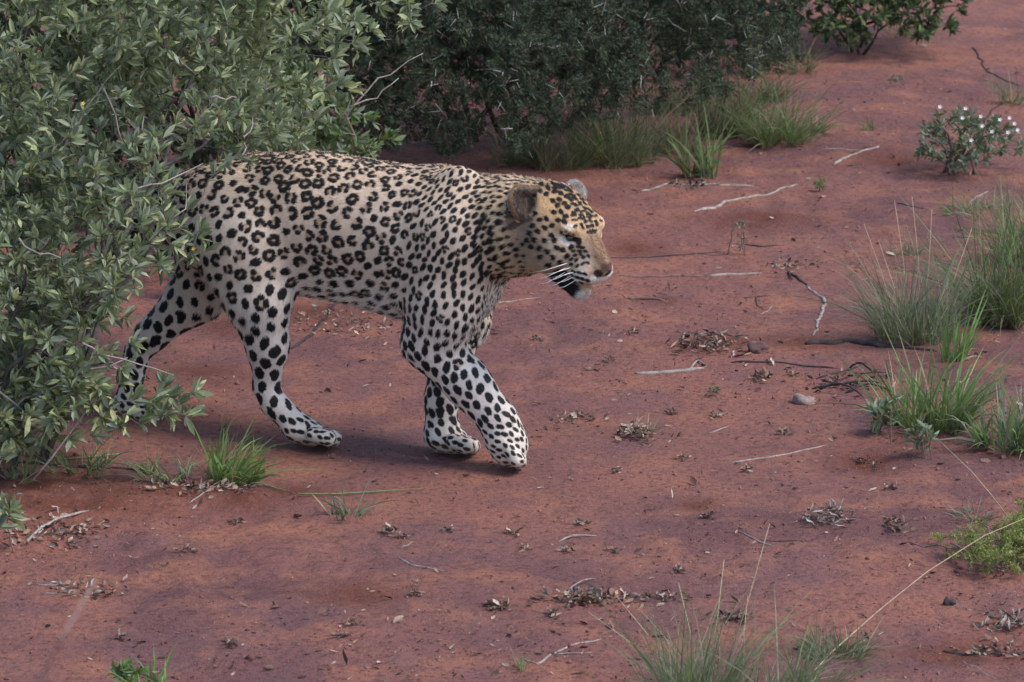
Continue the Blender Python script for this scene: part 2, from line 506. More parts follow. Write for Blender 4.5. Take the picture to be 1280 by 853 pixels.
def neighbours(V, F, n=3, lam=.5):
    for _ in range(n):
        s = np.zeros_like(V); c = np.zeros(len(V))
        for a, b in ((0, 1), (1, 2), (2, 3), (3, 0)):
            np.add.at(s, F[:, a], V[F[:, b]]); np.add.at(s, F[:, b], V[F[:, a]])
            np.add.at(c, F[:, a], 1); np.add.at(c, F[:, b], 1)
        V = V * (1 - lam) + lam * s / c[:, None]
    return V
LV = neighbours(LV, LF, 2, .5)

def split_quads(V, F):
    E = np.concatenate([F[:, [0, 1]], F[:, [1, 2]], F[:, [2, 3]], F[:, [3, 0]]])
    E.sort(1)
    key = E[:, 0] * (len(V) + 1) + E[:, 1]
    uq, inv = np.unique(key, return_inverse=True)
    e0, e1 = uq // (len(V) + 1), uq % (len(V) + 1)
    nv, m = len(V), len(F)
    V2 = np.concatenate([V, (V[e0] + V[e1]) / 2, V[F].mean(1)])
    em = (inv + nv).reshape(4, m)
    fc = np.arange(m) + nv + len(uq)
    F2 = np.concatenate([np.stack([F[:, i], em[i], fc, em[(i + 3) % 4]], 1) for i in range(4)])
    return V2, F2
LV, LF = split_quads(LV, LF)
LV = neighbours(LV, LF, 1, .5)

def vert_normals(V, F):
    n = np.cross(V[F[:, 2]] - V[F[:, 0]], V[F[:, 3]] - V[F[:, 1]])
    N = np.zeros_like(V)
    for i in range(4): np.add.at(N, F[:, i], n)
    return N / np.maximum(np.linalg.norm(N, axis=1), 1e-12)[:, None]
LN = vert_normals(LV, LF)

# --- what each patch of coat looks like: blend of the nearest primitives
wsum = np.full(len(LV), 1e-9); A = np.zeros((len(LV), 11))
for p in PRIMS:
    if p.get('cut'): continue
    a, b = pbox(p, .03)
    m = np.where(((LV > a) & (LV < b)).all(1))[0]
    d = pd(p, LV[m]); w = np.exp(-np.clip(d, -.03, .2) / .010)
    lk = p['lk']
    fl = np.array(lk['flow'], float); fl /= np.linalg.norm(fl)
    row = np.array([lk['spot'], lk['gap'], lk['ros'], lk['fur'], lk['el'], *lk['col'], *fl])
    A[m] += w[:, None] * row; wsum[m] += w
A /= wsum[:, None]
spotR, gapR, rosK, furL, elK = A[:, 0].copy(), A[:, 1].copy(), A[:, 2].copy(), A[:, 3].copy(), A[:, 4].copy()
BASE = A[:, 5:8].copy(); FLOW = A[:, 8:11].copy()
FLOW -= (FLOW * LN).sum(1)[:, None] * LN
FLOW /= np.maximum(np.linalg.norm(FLOW, axis=1), 1e-6)[:, None]
BIN = np.cross(LN, FLOW)

HQ = (LV - HO) @ HR                                   # vertices in the head's frame
headness = smooth(-.075, -.035, HQ[:, 0]) * (np.linalg.norm(HQ, axis=1) < .26)
top_z = LP(400, 195)[2]
trunk = ((LV[:, 2] > LP(400, 420)[2]) & (headness < .5))
# pale underside, tawnier spine
under = smooth(.05, -.55, LN[:, 2]) * smooth(LP(400, 300)[2], LP(400, 365)[2], LV[:, 2]) * trunk
WHITE = np.array([.72, .66, .60])
BASE += under[:, None] * (WHITE - BASE) * .85
rosK *= 1 - under; furL += .007 * under
ridge = smooth(.35, .95, LN[:, 2]) * trunk
BASE += ridge[:, None] * (np.array([.54, .40, .28]) - BASE) * .55
spotR *= 1 - .22 * ridge; gapR *= 1 - .25 * ridge
# golden breast with a white edge
bc = LP(612, 372, .0)
bd = np.linalg.norm((LV - bc) * np.array([1.1, .8, .75]), axis=1)
gold = smooth(.100, .055, bd) * (headness < .5)
BASE += gold[:, None] * (np.array([.60, .36, .16]) - BASE) * .75
front = gold * smooth(.45, .9, LN @ np.array([.92, -.1, -.25]))
BASE += front[:, None] * (np.array([.78, .72, .64]) - BASE)
furL += .003 * gold; spotR *= 1 - .35 * gold; gapR *= 1 - .25 * gold

# --- scatter the marks over the skin
N = len(LV)
order = RNG.permutation(N)[:90000]
cell = .017
grid = {}
marks = []
for vi in order:
    g = gapR[vi]
    P = LV[vi]
    if spotR[vi] < .002: continue
    key = tuple((P // cell).astype(int))
    R_ = int(g // cell) + 1
    ok = True
    for i in range(-R_, R_ + 1):
        for j in range(-R_, R_ + 1):
            for k in range(-R_, R_ + 1):
                for (q, gq, fq, bq) in grid.get((key[0] + i, key[1] + j, key[2] + k), ()):
                    dv = P - q
                    if np.abs(dv).max() > g: continue
                    du = dv @ fq; dd = dv @ dv
                    if dd - du * du * .35 < (.5 * (g + gq)) ** 2:
                        ok = False; break
                if not ok: break
            if not ok: break
        if not ok: break
    if ok:
        grid.setdefault(key, []).append((P, g * .97, FLOW[vi], BIN[vi]))
        marks.append(vi)

kd = KDTree(N)
for i in range(N): kd.insert(LV[i], i)
kd.balance()
# even out the spacing: marks push each other apart along the skin
mk = np.array(marks)
for it in range(26):
    P = LV[mk]; g = gapR[mk]; f_ = FLOW[mk]
    dv = P[:, None, :] - P[None]
    du = np.einsum('ijk,ik->ij', dv, f_)
    dd = np.sqrt(np.maximum((dv ** 2).sum(-1) - .30 * du * du, 1e-12))
    rng_ = .5 * (g[:, None] + g[None]) * 1.6
    wgt = np.clip(1 - dd / rng_, 0, None); np.fill_diagonal(wgt, 0)
    mv = (dv / np.maximum(np.linalg.norm(dv, axis=-1), 1e-6)[..., None] * wgt[..., None]).sum(1) * g[:, None] * .22
    mv -= (mv * LN[mk]).sum(1)[:, None] * LN[mk]
    mk = np.array([kd.find(p)[1] for p in P + mv])
marks = list(mk)
DARK = np.full(N, 9.0); INNER = np.zeros(N)
wob = np.stack([vnoise(LV[:, 0] * 260 + 9, LV[:, 2] * 260 + LV[:, 1] * 190), vnoise(LV[:, 0] * 260 + 77, LV[:, 2] * 260 + LV[:, 1] * 190 + 50)], 1)
mr = np.random.default_rng(5)

def blob(c, f, b, R, blobs, inner_r=0.0):
    reach = R * 2.6
    ids = np.array([i for (_, i, _) in kd.find_range(c, reach)])
    if not len(ids): return
    q = LV[ids] - c
    u = q @ f + wob[ids, 0] * R * .30; v = q @ b + wob[ids, 1] * R * .30
    for (bu, bv, ru, rv, an) in blobs:
        ca, sa = math.cos(an), math.sin(an)
        x = (u - bu) * ca + (v - bv) * sa; y = -(u - bu) * sa + (v - bv) * ca
        s = (np.sqrt((x / ru) ** 2 + (y / rv) ** 2) - 1) * min(ru, rv)
        DARK[ids] = np.minimum(DARK[ids], s)
    if inner_r > 0:
        INNER[ids] = np.maximum(INNER[ids], smooth(1.1, .7, np.sqrt(u * u + v * v) / inner_r))

for vi in marks:
    c = LV[vi]; f = FLOW[vi]; b = BIN[vi]; R = spotR[vi] * mr.uniform(.88, 1.1); e = elK[vi]
    if mr.random() < rosK[vi]:
        n = int(mr.choice([3, 4, 4, 5])); a0 = mr.uniform(0, 6.28); bl = []
        gap = mr.random() < .75
        for i in range(n):
            if gap and i == 0 and n > 3 and mr.random() < .6: continue
            an = a0 + 6.283 * (i + mr.uniform(-.16, .16)) / n
            rr = R * mr.uniform(.78, 1.0)
            bl.append((rr * math.cos(an) * 1.1, rr * math.sin(an) * .95, R * mr.uniform(.60, .85), R * mr.uniform(.42, .56), an + math.pi / 2 + mr.uniform(-.3, .3)))
        blob(c, f, b, R, bl, R * .95)
    else:
        bl = [(0, 0, R * e * mr.uniform(.85, 1.1), R / e ** .4 * mr.uniform(.75, 1.0), mr.uniform(-.5, .5))]
        if R > .007 and mr.random() < .5:
            bl.append((R * mr.uniform(-.6, .6), R * mr.uniform(-.5, .5), R * .65, R * .55, mr.uniform(0, 3)))
        blob(c, f, b, R, bl)

# --- face: features placed by looking through the photograph's pixels onto the skin
from mathutils.bvhtree import BVHTree
bvh = BVHTree.FromPolygons([tuple(v) for v in LV], LF.tolist())
CAML = np.array([np.dot(CAMP - LEO_O, HF), np.dot(CAMP - LEO_O, HL), CAM_H])

def on_skin(x, y):
    d = ray(x, y); dl = Vector((np.dot(d, HF), np.dot(d, HL), d[2])).normalized()
    loc, nor, fi, dist = bvh.ray_cast(Vector(CAML), dl)
    return (np.array(loc), np.array(nor)) if loc is not None else (None, None)


def mirrored(v): return HO + HR @ (((v - HO) @ HR) * np.array([1, -1, 1]))
def mirror_dir(v): return HR @ ((v @ HR) * np.array([1, -1, 1]))

def frame_at(x, y):
    c, n = on_skin(x, y)
    if c is None: return None
    view = c - CAML; view /= np.linalg.norm(view)
    right = np.cross(view, [0, 0, 1.]); right /= np.linalg.norm(right)
    return c, right, np.cross(right, view)

def dab(x, y, r, colr, strength=1.0, soft=.35, sq=1.0, ang=0.0, clear=False, both=True):
    """a patch of coat colour, r photograph pixels wide, where that pixel meets the skin (and its mirror image)"""
    fr = frame_at(x, y)
    if fr is None: return
    r = r / PXM
    for mir in ((False, True) if both else (False,)):
        c, right, up = fr
        if mir: c, right, up = mirrored(c), mirror_dir(right), mirror_dir(up)
        ids = np.array([i for (_, i, _) in kd.find_range(c, r * max(1, sq) * 1.8)])
        if not len(ids): continue
        q = LV[ids] - c
        u = q @ right; v = q @ up
        x2 = u * math.cos(ang) + v * math.sin(ang); y2 = -u * math.sin(ang) + v * math.cos(ang)
        w = smooth(1.0 + soft, 1.0 - soft, np.sqrt((x2 / r) ** 2 + (y2 / (r * sq)) ** 2)) * strength
        BASE[ids] += w[:, None] * (np.array(colr) - BASE[ids])
        if clear: DARK[ids] = np.where(w > .5, 9.0, DARK[ids])

def fspot(x, y, r=2.6, e=1.25, ang=0.0, both=True):
    fr = frame_at(x, y)
    if fr is None: return
    c, right, up = fr
    r = r / PXM
    blob(c, right, up, r, [(0, 0, r * e, r / e ** .5, ang)])
    if both: blob(mirrored(c), mirror_dir(right), mirror_dir(up), r, [(0, 0, r * e, r / e ** .5, ang)])

def crop(x, y): return 580 + x / 3.877, 180 + y / 3.877

# no scattered marks on the face proper, they are set one by one
face = (headness > .5) & (HQ[:, 0] > -.04) & (HQ[:, 2] < .07) & ~((HQ[:, 2] < -.035) & (HQ[:, 0] < .012))
DARK[face] = 9.0
BLACK = (.012, .010, .010)
dab(746, 313, 8.5, (.20, .11, .065), .95, .45, 2.6, .42)
dab(731, 316, 9, (.42, .32, .24), .6, .5, 1.2)                # bridge of the nose
dab(731, 330, 9, (.46, .37, .29), .8, .5, .8)
dab(700, 312, 20, (.50, .41, .32), .5, .5)                            # cheek
dab(711, 284, 8, (.66, .58, .49), .85, .4, .6, -.4)                    # above the eye
dab(708, 301.5, 10, (.66, .60, .54), 1.0, .35, .5, -.5)                 # under the eye
dab(722, 347, 12, (.66, .60, .54), .9, .4, .8)                        # whisker pad
dab(745, 350, 8, (.70, .64, .58), .9, .3, .8)
dab(738, 250, 20, (.40, .25, .14), .55, .6, 1, 0)
dab(652, 287, 20, (.22, .155, .115), .75, .6, 1.5, both=False)  # brownish fur below the ear, darkened with the shadow of ear and ruff
dab(668, 318, 16, (.30, .21, .145), .6, .6, 1.0)
for (x, y, r) in ((697, 348, 9), (703, 354, 10), (711, 358, 9), (718, 363, 8), (706, 362, 9), (700, 342, 7), (713, 366, 6)):
    dab(x, y, r, BLACK, 1.0, .25)                                     # dark lips at the corner of the mouth
dab(727, 370, 6, (.60, .54, .49), 1.0, .3)                            # chin
dab(748, 342, 6, (.03, .02, .02), 1, .3, .8)                          # nostril
dab(756, 334, 5.5, (.09, .045, .038), .95, .4, .9); dab(750, 324, 6, (.17, .095, .06), .8, .5)
for i in range(7):                                                    # eye slit and its dark corner
    t = i / 6
    dab(702 + 22 * t, 291 + 10 * t + 1.5 * math.sin(3.14 * t), 2.3 + 1.3 * t, BLACK, 1.0, .3)
for t_ in range(6): dab(725 + 1.2 * t_, 306 + 4.5 * t_, 1.9, (.06, .045, .035), .6, .4)
dab(724, 304, 3.2, BLACK, 1.0, .3); dab(726, 309, 2, (.05, .04, .035), .9, .4)
for t_ in (.25, .45, .65): dab(703 + 21 * t_, 287.5 + 10 * t_, 1.6, (.045, .035, .03), .9, .4)
for (a, b) in ((360,425),(395,410),(428,398),(400,365),(368,370),(437,333),(470,330),(493,353),(533,340),(458,372),(488,378),
               (428,445),(395,470),(440,470),(407,523),(437,550),(375,548),(370,507),(415,585),(480,515),(500,545),(470,575),(520,500),
               (452,505),(345,467),(320,435),(330,500),(455,300),(432,278),(487,290),(505,308),(463,270),(400,245),(370,228),
               (410,215),(378,197),(440,232),(520,270),(470,240),(500,255),(480,210),(445,200),(335,400),(345,340),(310,470)):
    fspot(*crop(a, b), r=2.9, e=1.2, ang=random.uniform(-1, 1))
for (a, b) in ((545,300),(562,285),(570,330),(600,340),(590,315),(612,360),(640,380),(620,400),(590,380),(575,405),(605,430),
               (630,425),(640,350),(560,360),(548,318),(580,360),(600,400),(540,400),(620,330),(540,540),(560,520),(520,560),(545,565),(555,500),(530,520),(565,535),(580,550),(520,585),(550,592),(575,582),(600,578),(590,522),(575,505),(605,545)):
    fspot(*crop(a, b), r=1.7, e=1.4, ang=random.uniform(-1, 1))
for (a, b) in ((525,640),(550,648),(575,655),(600,662),(520,660),(545,668),(570,675),(530,620),(560,625),(585,632),(505,630)):
    fspot(*crop(a, b), r=1.8, e=1.6, ang=-.3)
for (x, y) in ((606,272),(601,279),(597,287),(594,296),(593,306),(593,316),(596,326),(601,335),(608,342),(616,346),(626,345),(612,290),(611,301),(613,312),(622,278),(620,322),(630,330)):
    fspot(x, y, 3.2, 1.3, 1.3, both=False)
# ears: grizzled inside, far one pale with a dark band on its back
for s, (c, er) in zip((-1, 1), EAR_IN):
    q = (LV - c) @ er
    m = (np.abs(q) < np.array([.03, .05, .055])).all(1) & (q[:, 2] > -.022)
    DARK[m] = 9.0
    inn = m & (LN @ er[:, 0] > .1)
    BASE[inn] = np.array([.085, .060, .048])
    back = m & (LN @ er[:, 0] <= .1)
    BASE[back] = np.where((q[back, 2] > .012)[:, None], np.array([.50, .46, .43]), np.where((q[back, 2] > -.010)[:, None], np.array([.02, .017, .017]), np.array([.42, .28, .17])))
    if s > 0:
        BASE[inn] = np.where((q[inn, 2] > .008)[:, None], np.array([.36, .32, .29]), np.array([.03, .025, .024]))
    rim = m & (q[:, 2] ** 2 / .040 ** 2 + q[:, 1] ** 2 / .036 ** 2 > .86) & (q[:, 2] > -.01)
    BASE[rim] = np.array([.22, .14, .085]) if s < 0 else np.array([.55, .50, .47])

# --- colour of the coat
soft = smooth(.0018, .0001, DARK)
hue = BASE.copy()
hue += (INNER * (1 - ridge * .3) * .62)[:, None] * (np.array([.36, .22, .125]) - hue)
hue *= (1 + .14 * vnoise(LV[:, 0] * 40, LV[:, 2] * 40 + LV[:, 1] * 33) + .10 * vnoise(LV[:, 0] * 150, LV[:, 2] * 150))[:, None]
SPOTC = np.array([.0085, .0075, .0085])
COAT = hue + soft[:, None] * (SPOTC - hue)
# soles and toes soiled by the red earth
soil = smooth(.040, .0, LV[:, 2]) * .6
COAT += soil[:, None] * (np.array([.30, .15, .10]) - COAT)

mt = Mat('leopard_coat')
at = mt.n('ShaderNodeAttribute', attribute_name='coat')
geo = mt.n('ShaderNodeNewGeometry')
nz = mt.noise(geo.outputs['Position'], 420, 2, .7)
bp = mt.n('ShaderNodeBump', Strength=.35, Distance=.0015); mt.l(nz, bp.inputs['Height'])
bs = mt.n('ShaderNodeBsdfPrincipled', Roughness=.62)
bs.inputs['Specular IOR Level'].default_value = .25
bs.inputs['Sheen Weight'].default_value = .08
mt.l(at.outputs['Color'], bs.inputs['Base Color']); mt.l(bp.outputs[0], bs.inputs['Normal']); mt.l(bs.outputs[0], mt.out.inputs[0])
COATM = mt.m

lm = fast_mesh('leopard', LV, LF, COATM, True)
set_attr(lm, 'coat', COAT)
leopard = link('leopard', lm)
LEO_Z = .5 * (float(height(*G(400, 560)[:2])) + float(height(*G(568, 570)[:2])))
leopard.matrix_world = Matrix(((HF[0], HL[0], 0, LEO_O[0]), (HF[1], HL[1], 0, LEO_O[1]), (0, 0, 1, LEO_Z), (0, 0, 0, 1)))
tag(leopard, 'spotted leopard with black rosettes walking out of the bush, one forepaw lifted', 'leopard')

# --- fur: short hairs lying along the coat
hr = np.random.default_rng(3)
tri_a = np.linalg.norm(np.cross(LV[LF[:, 2]] - LV[LF[:, 0]], LV[LF[:, 3]] - LV[LF[:, 1]]), axis=1) / 2
NH = 260000
hdens = tri_a * (1 + 1.2 * (headness[LF[:, 0]] > .5))
fi = hr.choice(len(LF), NH, p=hdens / hdens.sum())
w = hr.random((NH, 2))
q = LF[fi]
w4 = np.stack([(1 - w[:, 0]) * (1 - w[:, 1]), w[:, 0] * (1 - w[:, 1]), w[:, 0] * w[:, 1], (1 - w[:, 0]) * w[:, 1]], 1)[..., None]
root = (LV[q] * w4).sum(1); nn = (LN[q] * w4).sum(1); ff = (FLOW[q] * w4).sum(1); cc = (COAT[q] * w4).sum(1); ln = (furL[q] * w4[..., 0]).sum(1)
ln = ln * hr.uniform(.6, 1.25, NH)
rnd = hr.normal(size=(NH, 3)) * .20
lift = hr.uniform(.14, .40, NH)[:, None]
dirn = ff + nn * lift + rnd; dirn /= np.linalg.norm(dirn, axis=1)[:, None]
tip = ff + nn * lift * .25 + rnd * 1.2; tip /= np.linalg.norm(tip, axis=1)[:, None]
pts = np.stack([root - nn * .0005, root + dirn * ln[:, None] * .5, root + dirn * ln[:, None] * .5 + tip * ln[:, None] * .5], 1).astype(np.float32)
hc = bpy.data.hair_curves.new('fur')
hc.add_curves([3] * NH)
hc.attributes['position'].data.foreach_set('vector', pts.ravel())
ra = hc.attributes.get('radius') or hc.attributes.new('radius', 'FLOAT', 'POINT')
rad = np.tile(np.array([.00042, .00032, .00008], np.float32), NH)
ra.data.foreach_set('value', rad)
ca = hc.attributes.new('coat', 'FLOAT_COLOR', 'CURVE')
c4 = np.ones((NH, 4), np.float32); c4[:, :3] = cc * hr.uniform(.8, 1.2, NH)[:, None]
ca.data.foreach_set('color', c4.ravel())
fm = Mat('leopard_fur')
at = fm.n('ShaderNodeAttribute', attribute_name='coat')
bs = fm.n('ShaderNodeBsdfPrincipled', Roughness=.55)
bs.inputs['Specular IOR Level'].default_value = .2
fm.l(at.outputs['Color'], bs.inputs['Base Color']); fm.l(bs.outputs[0], fm.out.inputs[0])
hc.materials.append(fm.m)
fur = link('fur', hc, leopard)
tag(fur, kind='stuff')

# --- eyes and whiskers
em = Mat('leopard_eye')
bs = em.n('ShaderNodeBsdfPrincipled', Roughness=.08); bs.inputs['Base Color'].default_value = (.045, .034, .015, 1)
em.l(bs.outputs[0], em.out.inputs[0])

def ball(rings=8, seg=12):
    V = [(0, 0, 1)] + [(math.sin(math.pi * i / rings) * math.cos(2 * math.pi * j / seg), math.sin(math.pi * i / rings) * math.sin(2 * math.pi * j / seg), math.cos(math.pi * i / rings)) for i in range(1, rings) for j in range(seg)] + [(0, 0, -1)]
    F = [(0, 1 + j, 1 + (j + 1) % seg) for j in range(seg)]
    for i in range(rings - 2):
        for j in range(seg):
            a = 1 + i * seg + j; b = 1 + i * seg + (j + 1) % seg
            F.append((a, a + seg, b + seg, b))
    L = len(V) - 1
    F += [(L, L - seg + (j + 1) % seg, L - seg + j) for j in range(seg)]
    return np.array(V), F
bv, bf = ball()
for s in (-1, 1):
    mesh_obj('eye', bv * .0085 + H(.077, s * .037, .009), bf, em.m, leopard, True)

wm = Mat('whisker_white')
bs = wm.n('ShaderNodeBsdfPrincipled', Roughness=.4); bs.inputs['Base Color'].default_value = (.85, .83, .80, 1)
wm.l(bs.outputs[0], wm.out.inputs[0])

def tube(pts, radii, seg=5):
    pts = np.asarray(pts, float); n = len(pts)
    V, F = [], []
    for i in range(n):
        t = pts[min(i + 1, n - 1)] - pts[max(i - 1, 0)]
        t /= max(np.linalg.norm(t), 1e-9)
        ref = np.array([0, 0, 1.]) if abs(t[2]) < .9 else np.array([1., 0, 0])
        a = np.cross(t, ref); a /= np.linalg.norm(a); b = np.cross(t, a)
        for j in range(seg):
            th = 2 * math.pi * j / seg
            V.append(pts[i] + radii[i] * (a * math.cos(th) + b * math.sin(th)))
    for i in range(n - 1):
        for j in range(seg):
            F.append((i * seg + j, i * seg + (j + 1) % seg, (i + 1) * seg + (j + 1) % seg, (i + 1) * seg + j))
    F.append(tuple(range(seg))[::-1]); F.append(tuple((n - 1) * seg + j for j in range(seg)))
    return np.array(V), F

for s in (-1, 1):
    for i in range(9):
        row = i // 3; kx = i % 3
        a = H(.128 - .016 * kx, s * (.040 + .003 * kx), -.040 - .011 * row)
        L = .075 + .012 * kx - .006 * row
        d1 = HR @ np.array([-.45, s * .55, -.45 - .15 * row]); d1 /= np.linalg.norm(d1)
        d2 = HR @ np.array([-.85, s * .10, -.60]); d2 /= np.linalg.norm(d2)
        p = [a, a + d1 * L * .5, a + d1 * L * .5 + d2 * L * .5]
        v, f = tube(p, [.0008, .0006, .0002], 4)
        mesh_obj('whisker', v, f, wm.m, leopard, True)
# ------------------------------------------------------------------ shrubs
def leaf_mat(name, trans=.35, rough=.5, spec=.35, pale=.45, thru=.5):
    m = Mat(name)
    at = m.n('ShaderNodeAttribute', attribute_name='tint')
    geo = m.n('ShaderNodeNewGeometry')
    nz = m.noise(geo.outputs['Position'], 90, 3, .6)
    col = m.mix(m.ramp(nz, [(.35, .35), (.65, 0.0)]), at.outputs['Color'], (.05, .06, .03))
    under = m.mix(geo.outputs['Backfacing'], col, m.mix(pale, col, (.34, .37, .30)))
    bs = m.n('ShaderNodeBsdfPrincipled', Roughness=rough)
    bs.inputs['Specular IOR Level'].default_value = spec
    m.l(under, bs.inputs['Base Color'])
    tr = m.n('ShaderNodeBsdfTranslucent'); m.l(m.mix(thru, col, (.30, .36, .06), 'MIX'), tr.inputs['Color'])
    mx = m.n('ShaderNodeMixShader'); mx.inputs[0].default_value = trans
    m.l(bs.outputs[0], mx.inputs[1]); m.l(tr.outputs[0], mx.inputs[2]); m.l(mx.outputs[0], m.out.inputs[0])
    return m.m

def dead_mat(name):
    m = Mat(name)
    at = m.n('ShaderNodeAttribute', attribute_name='tint')
    geo = m.n('ShaderNodeNewGeometry')
    nz = m.noise(geo.outputs['Position'], 220, 3, .6)
    col = m.mix(m.ramp(nz, [(.35, .5), (.6, 0.0)]), at.outputs['Color'], (.10, .055, .045))
    bs = m.n('ShaderNodeBsdfPrincipled', Roughness=.95); bs.inputs['Specular IOR Level'].default_value = .1
    m.l(col, bs.inputs['Base Color']); m.l(bs.outputs[0], m.out.inputs[0])
    return m.m

def bark_mat(name, c1, c2, scale=60):
    m = Mat(name)
    tc = m.n('ShaderNodeNewGeometry')
    nz = m.noise(tc.outputs['Position'], scale, 5, .7)
    n2 = m.noise(tc.outputs['Position'], scale * 6, 3, .7)
    col = m.mix(m.ramp(nz, [(.35, 0.0), (.65, 1.0)]), c1, c2)
    col = m.mix(m.ramp(n2, [(.3, .6), (.5, 0.0)]), col, tuple(v * .35 for v in c1))
    bp = m.n('ShaderNodeBump', Strength=.6, Distance=.002); m.l(nz, bp.inputs['Height'])
    bs = m.n('ShaderNodeBsdfPrincipled', Roughness=.9); bs.inputs['Specular IOR Level'].default_value = .2
    m.l(col, bs.inputs['Base Color']); m.l(bp.outputs[0], bs.inputs['Normal']); m.l(bs.outputs[0], m.out.inputs[0])
    return m.m

M_LEAF = leaf_mat('grey_green_leaf')
M_FEATHER = leaf_mat('feathery_leaf', .20, .8, .08, .04, .08)
M_LEAFDARK = leaf_mat('dull_leaf', .2, .75, .1, .05, .08)
M_GRASS = leaf_mat('grass_blade', .30, .55, .3, .12, .35)
M_TWIG = bark_mat('grey_twig', (.20, .165, .15), (.34, .30, .28))
M_DARKBARK = bark_mat('dark_bark', (.035, .027, .026), (.085, .066, .06))
M_BROWNBARK = bark_mat('brown_bark', (.10, .065, .055), (.20, .14, .12))
M_BUSHWOOD = bark_mat('bush_wood', (.060, .048, .044), (.20, .175, .165), 25)
M_THORN = bark_mat('pale_thorn', (.36, .34, .33), (.58, .56, .54), 80)

def rot_to(d):
    """rotation matrices (n,3,3) whose x axis is d, random roll"""
    d = d / np.linalg.norm(d, axis=1)[:, None]
    r = np.random.default_rng(len(d)).normal(size=d.shape)
    y = np.cross(r, d); y /= np.linalg.norm(y, axis=1)[:, None]
    z = np.cross(d, y)
    return np.stack([d, y, z], 2)

# lance-shaped leaf folded along its midrib, x = length, tip drooping
LEAF_V = np.array([[0, 0, 0], [.30, .125, .045], [.32, 0, -.005], [.30, -.125, .045], [.68, .135, .045], [.68, 0, -.03], [.68, -.135, .045], [1, 0, -.075]])
LEAF_F = [(0, 2, 1), (0, 3, 2), (1, 2, 5, 4), (2, 3, 6, 5), (4, 5, 7), (5, 6, 7)]
LEAF_T = np.array([(0, 2, 1), (0, 3, 2), (1, 2, 5), (1, 5, 4), (2, 3, 6), (2, 6, 5), (4, 5, 7), (5, 6, 7)])

class Shrub:
    """grows twigs from stems towards points of a crown volume, keeps all leaf transforms"""
    def __init__(s, seed):
        s.r = np.random.default_rng(seed)
        s.PA = np.zeros((40000, 3)); s.RA = np.zeros(40000); s.np_ = 0; s.V = []; s.F = []; s.nv = 0; s.tips = []
    def note(s, pts, rr):
        k = len(pts); s.PA[s.np_:s.np_ + k] = pts; s.RA[s.np_:s.np_ + k] = rr; s.np_ += k
    def branch(s, pts, r0, r1, seg=5):
        v, f = tube(pts, np.linspace(r0, r1, len(pts)), seg)
        s.V.append(v); s.F += [tuple(i + s.nv for i in q) for q in f]; s.nv += len(v)
    def stem(s, a, b, r0, r1, n=9, wig=.05):
        a = np.array(a, float); b = np.array(b, float)
        L = np.linalg.norm(b - a)
        off = s.r.normal(size=(n, 3)) * wig * L; off[0] = 0
        off = np.cumsum(off, 0) * .45
        t = np.linspace(0, 1, n)[:, None]
        bow = np.array([0, 0, 1.]) * (np.sin(np.pi * t) * L * .10)
        pts = a + (b - a) * t + off + bow
        s.branch(pts, r0, r1)
        rr = np.linspace(r0, r1, n)
        s.note(pts[1:], rr[1:])
        return pts
    def grow(s, target, rmax=.004, wig=.12):
        P = s.PA[:s.np_]; R = s.RA[:s.np_]
        d = np.linalg.norm(P - target, axis=1) + .6 * np.maximum(P[:, 2] - target[2], 0)
        i = int(np.argmin(d)); a = P[i]; L = np.linalg.norm(target - a)
        r0 = min(R[i] * .75, rmax, .0016 + L * .012)
        n = 5 if L > .12 else 4
        t = np.linspace(0, 1, n)[:, None]
        off = s.r.normal(size=(n, 3)) * wig * L * .5; off[0] = 0; off[-1] = 0
        pts = a + (target - a) * t + off + np.array([0, 0, 1.]) * (np.sin(np.pi * t) * L * .12)
        r1 = max(r0 * .45, .0008)
        s.branch(pts, r0, r1, 4)
        s.note(pts[1:], np.linspace(r0, r1, n)[1:])
        e = pts[-1] - pts[-2]
        s.tips.append((pts[-1], e / max(np.linalg.norm(e), 1e-6), pts[-2]))
    def wood(s, name, mat, parent):
        V = np.concatenate(s.V)
        me = bpy.data.meshes.new(name)
        me.from_pydata(V.tolist(), [], s.F); me.materials.append(mat)
        me.polygons.foreach_set('use_smooth', [True] * len(me.polygons)); me.update()
        return link(name, me, parent)

def in_ells(ells, n, rng, shell=.35):
    out = []
    vol = np.array([e[1][0] * e[1][1] * e[1][2] * (e[2] if len(e) > 2 else 1) for e in ells]); vol /= vol.sum()
    for c, w_ in zip(ells, vol):
        k = max(1, int(round(n * w_)))
        d = rng.normal(size=(k, 3)); d /= np.linalg.norm(d, axis=1)[:, None]
        r = (shell ** 3 + (1 - shell ** 3) * rng.random(k)) ** (1 / 3.)
        out.append(np.array(c[0]) + d * r[:, None] * np.array(c[1]))
    return np.concatenate(out)

def to_px(P):
    P = np.atleast_2d(P) - CAMP
    dep = P[:, 1] * CP - P[:, 2] * SP
    upc = P[:, 1] * SP + P[:, 2] * CP
    return 640 + FPX * P[:, 0] / dep, 426.5 - FPX * upc / dep, dep

def leaves_mesh(name, O, R, S, tint, mat, V0=LEAF_V, T0=LEAF_T):
    n = len(O)
    V = O[:, None, :] + np.einsum('nij,nkj->nki', R, V0[None] * S[:, None, :])
    F = (T0[None] + (np.arange(n) * len(V0))[:, None, None]).reshape(-1, 3)
    me = fast_mesh(name, V.reshape(-1, 3), F, mat, False)
    set_attr(me, 'tint', np.repeat(tint, len(V0), 0))
    return me

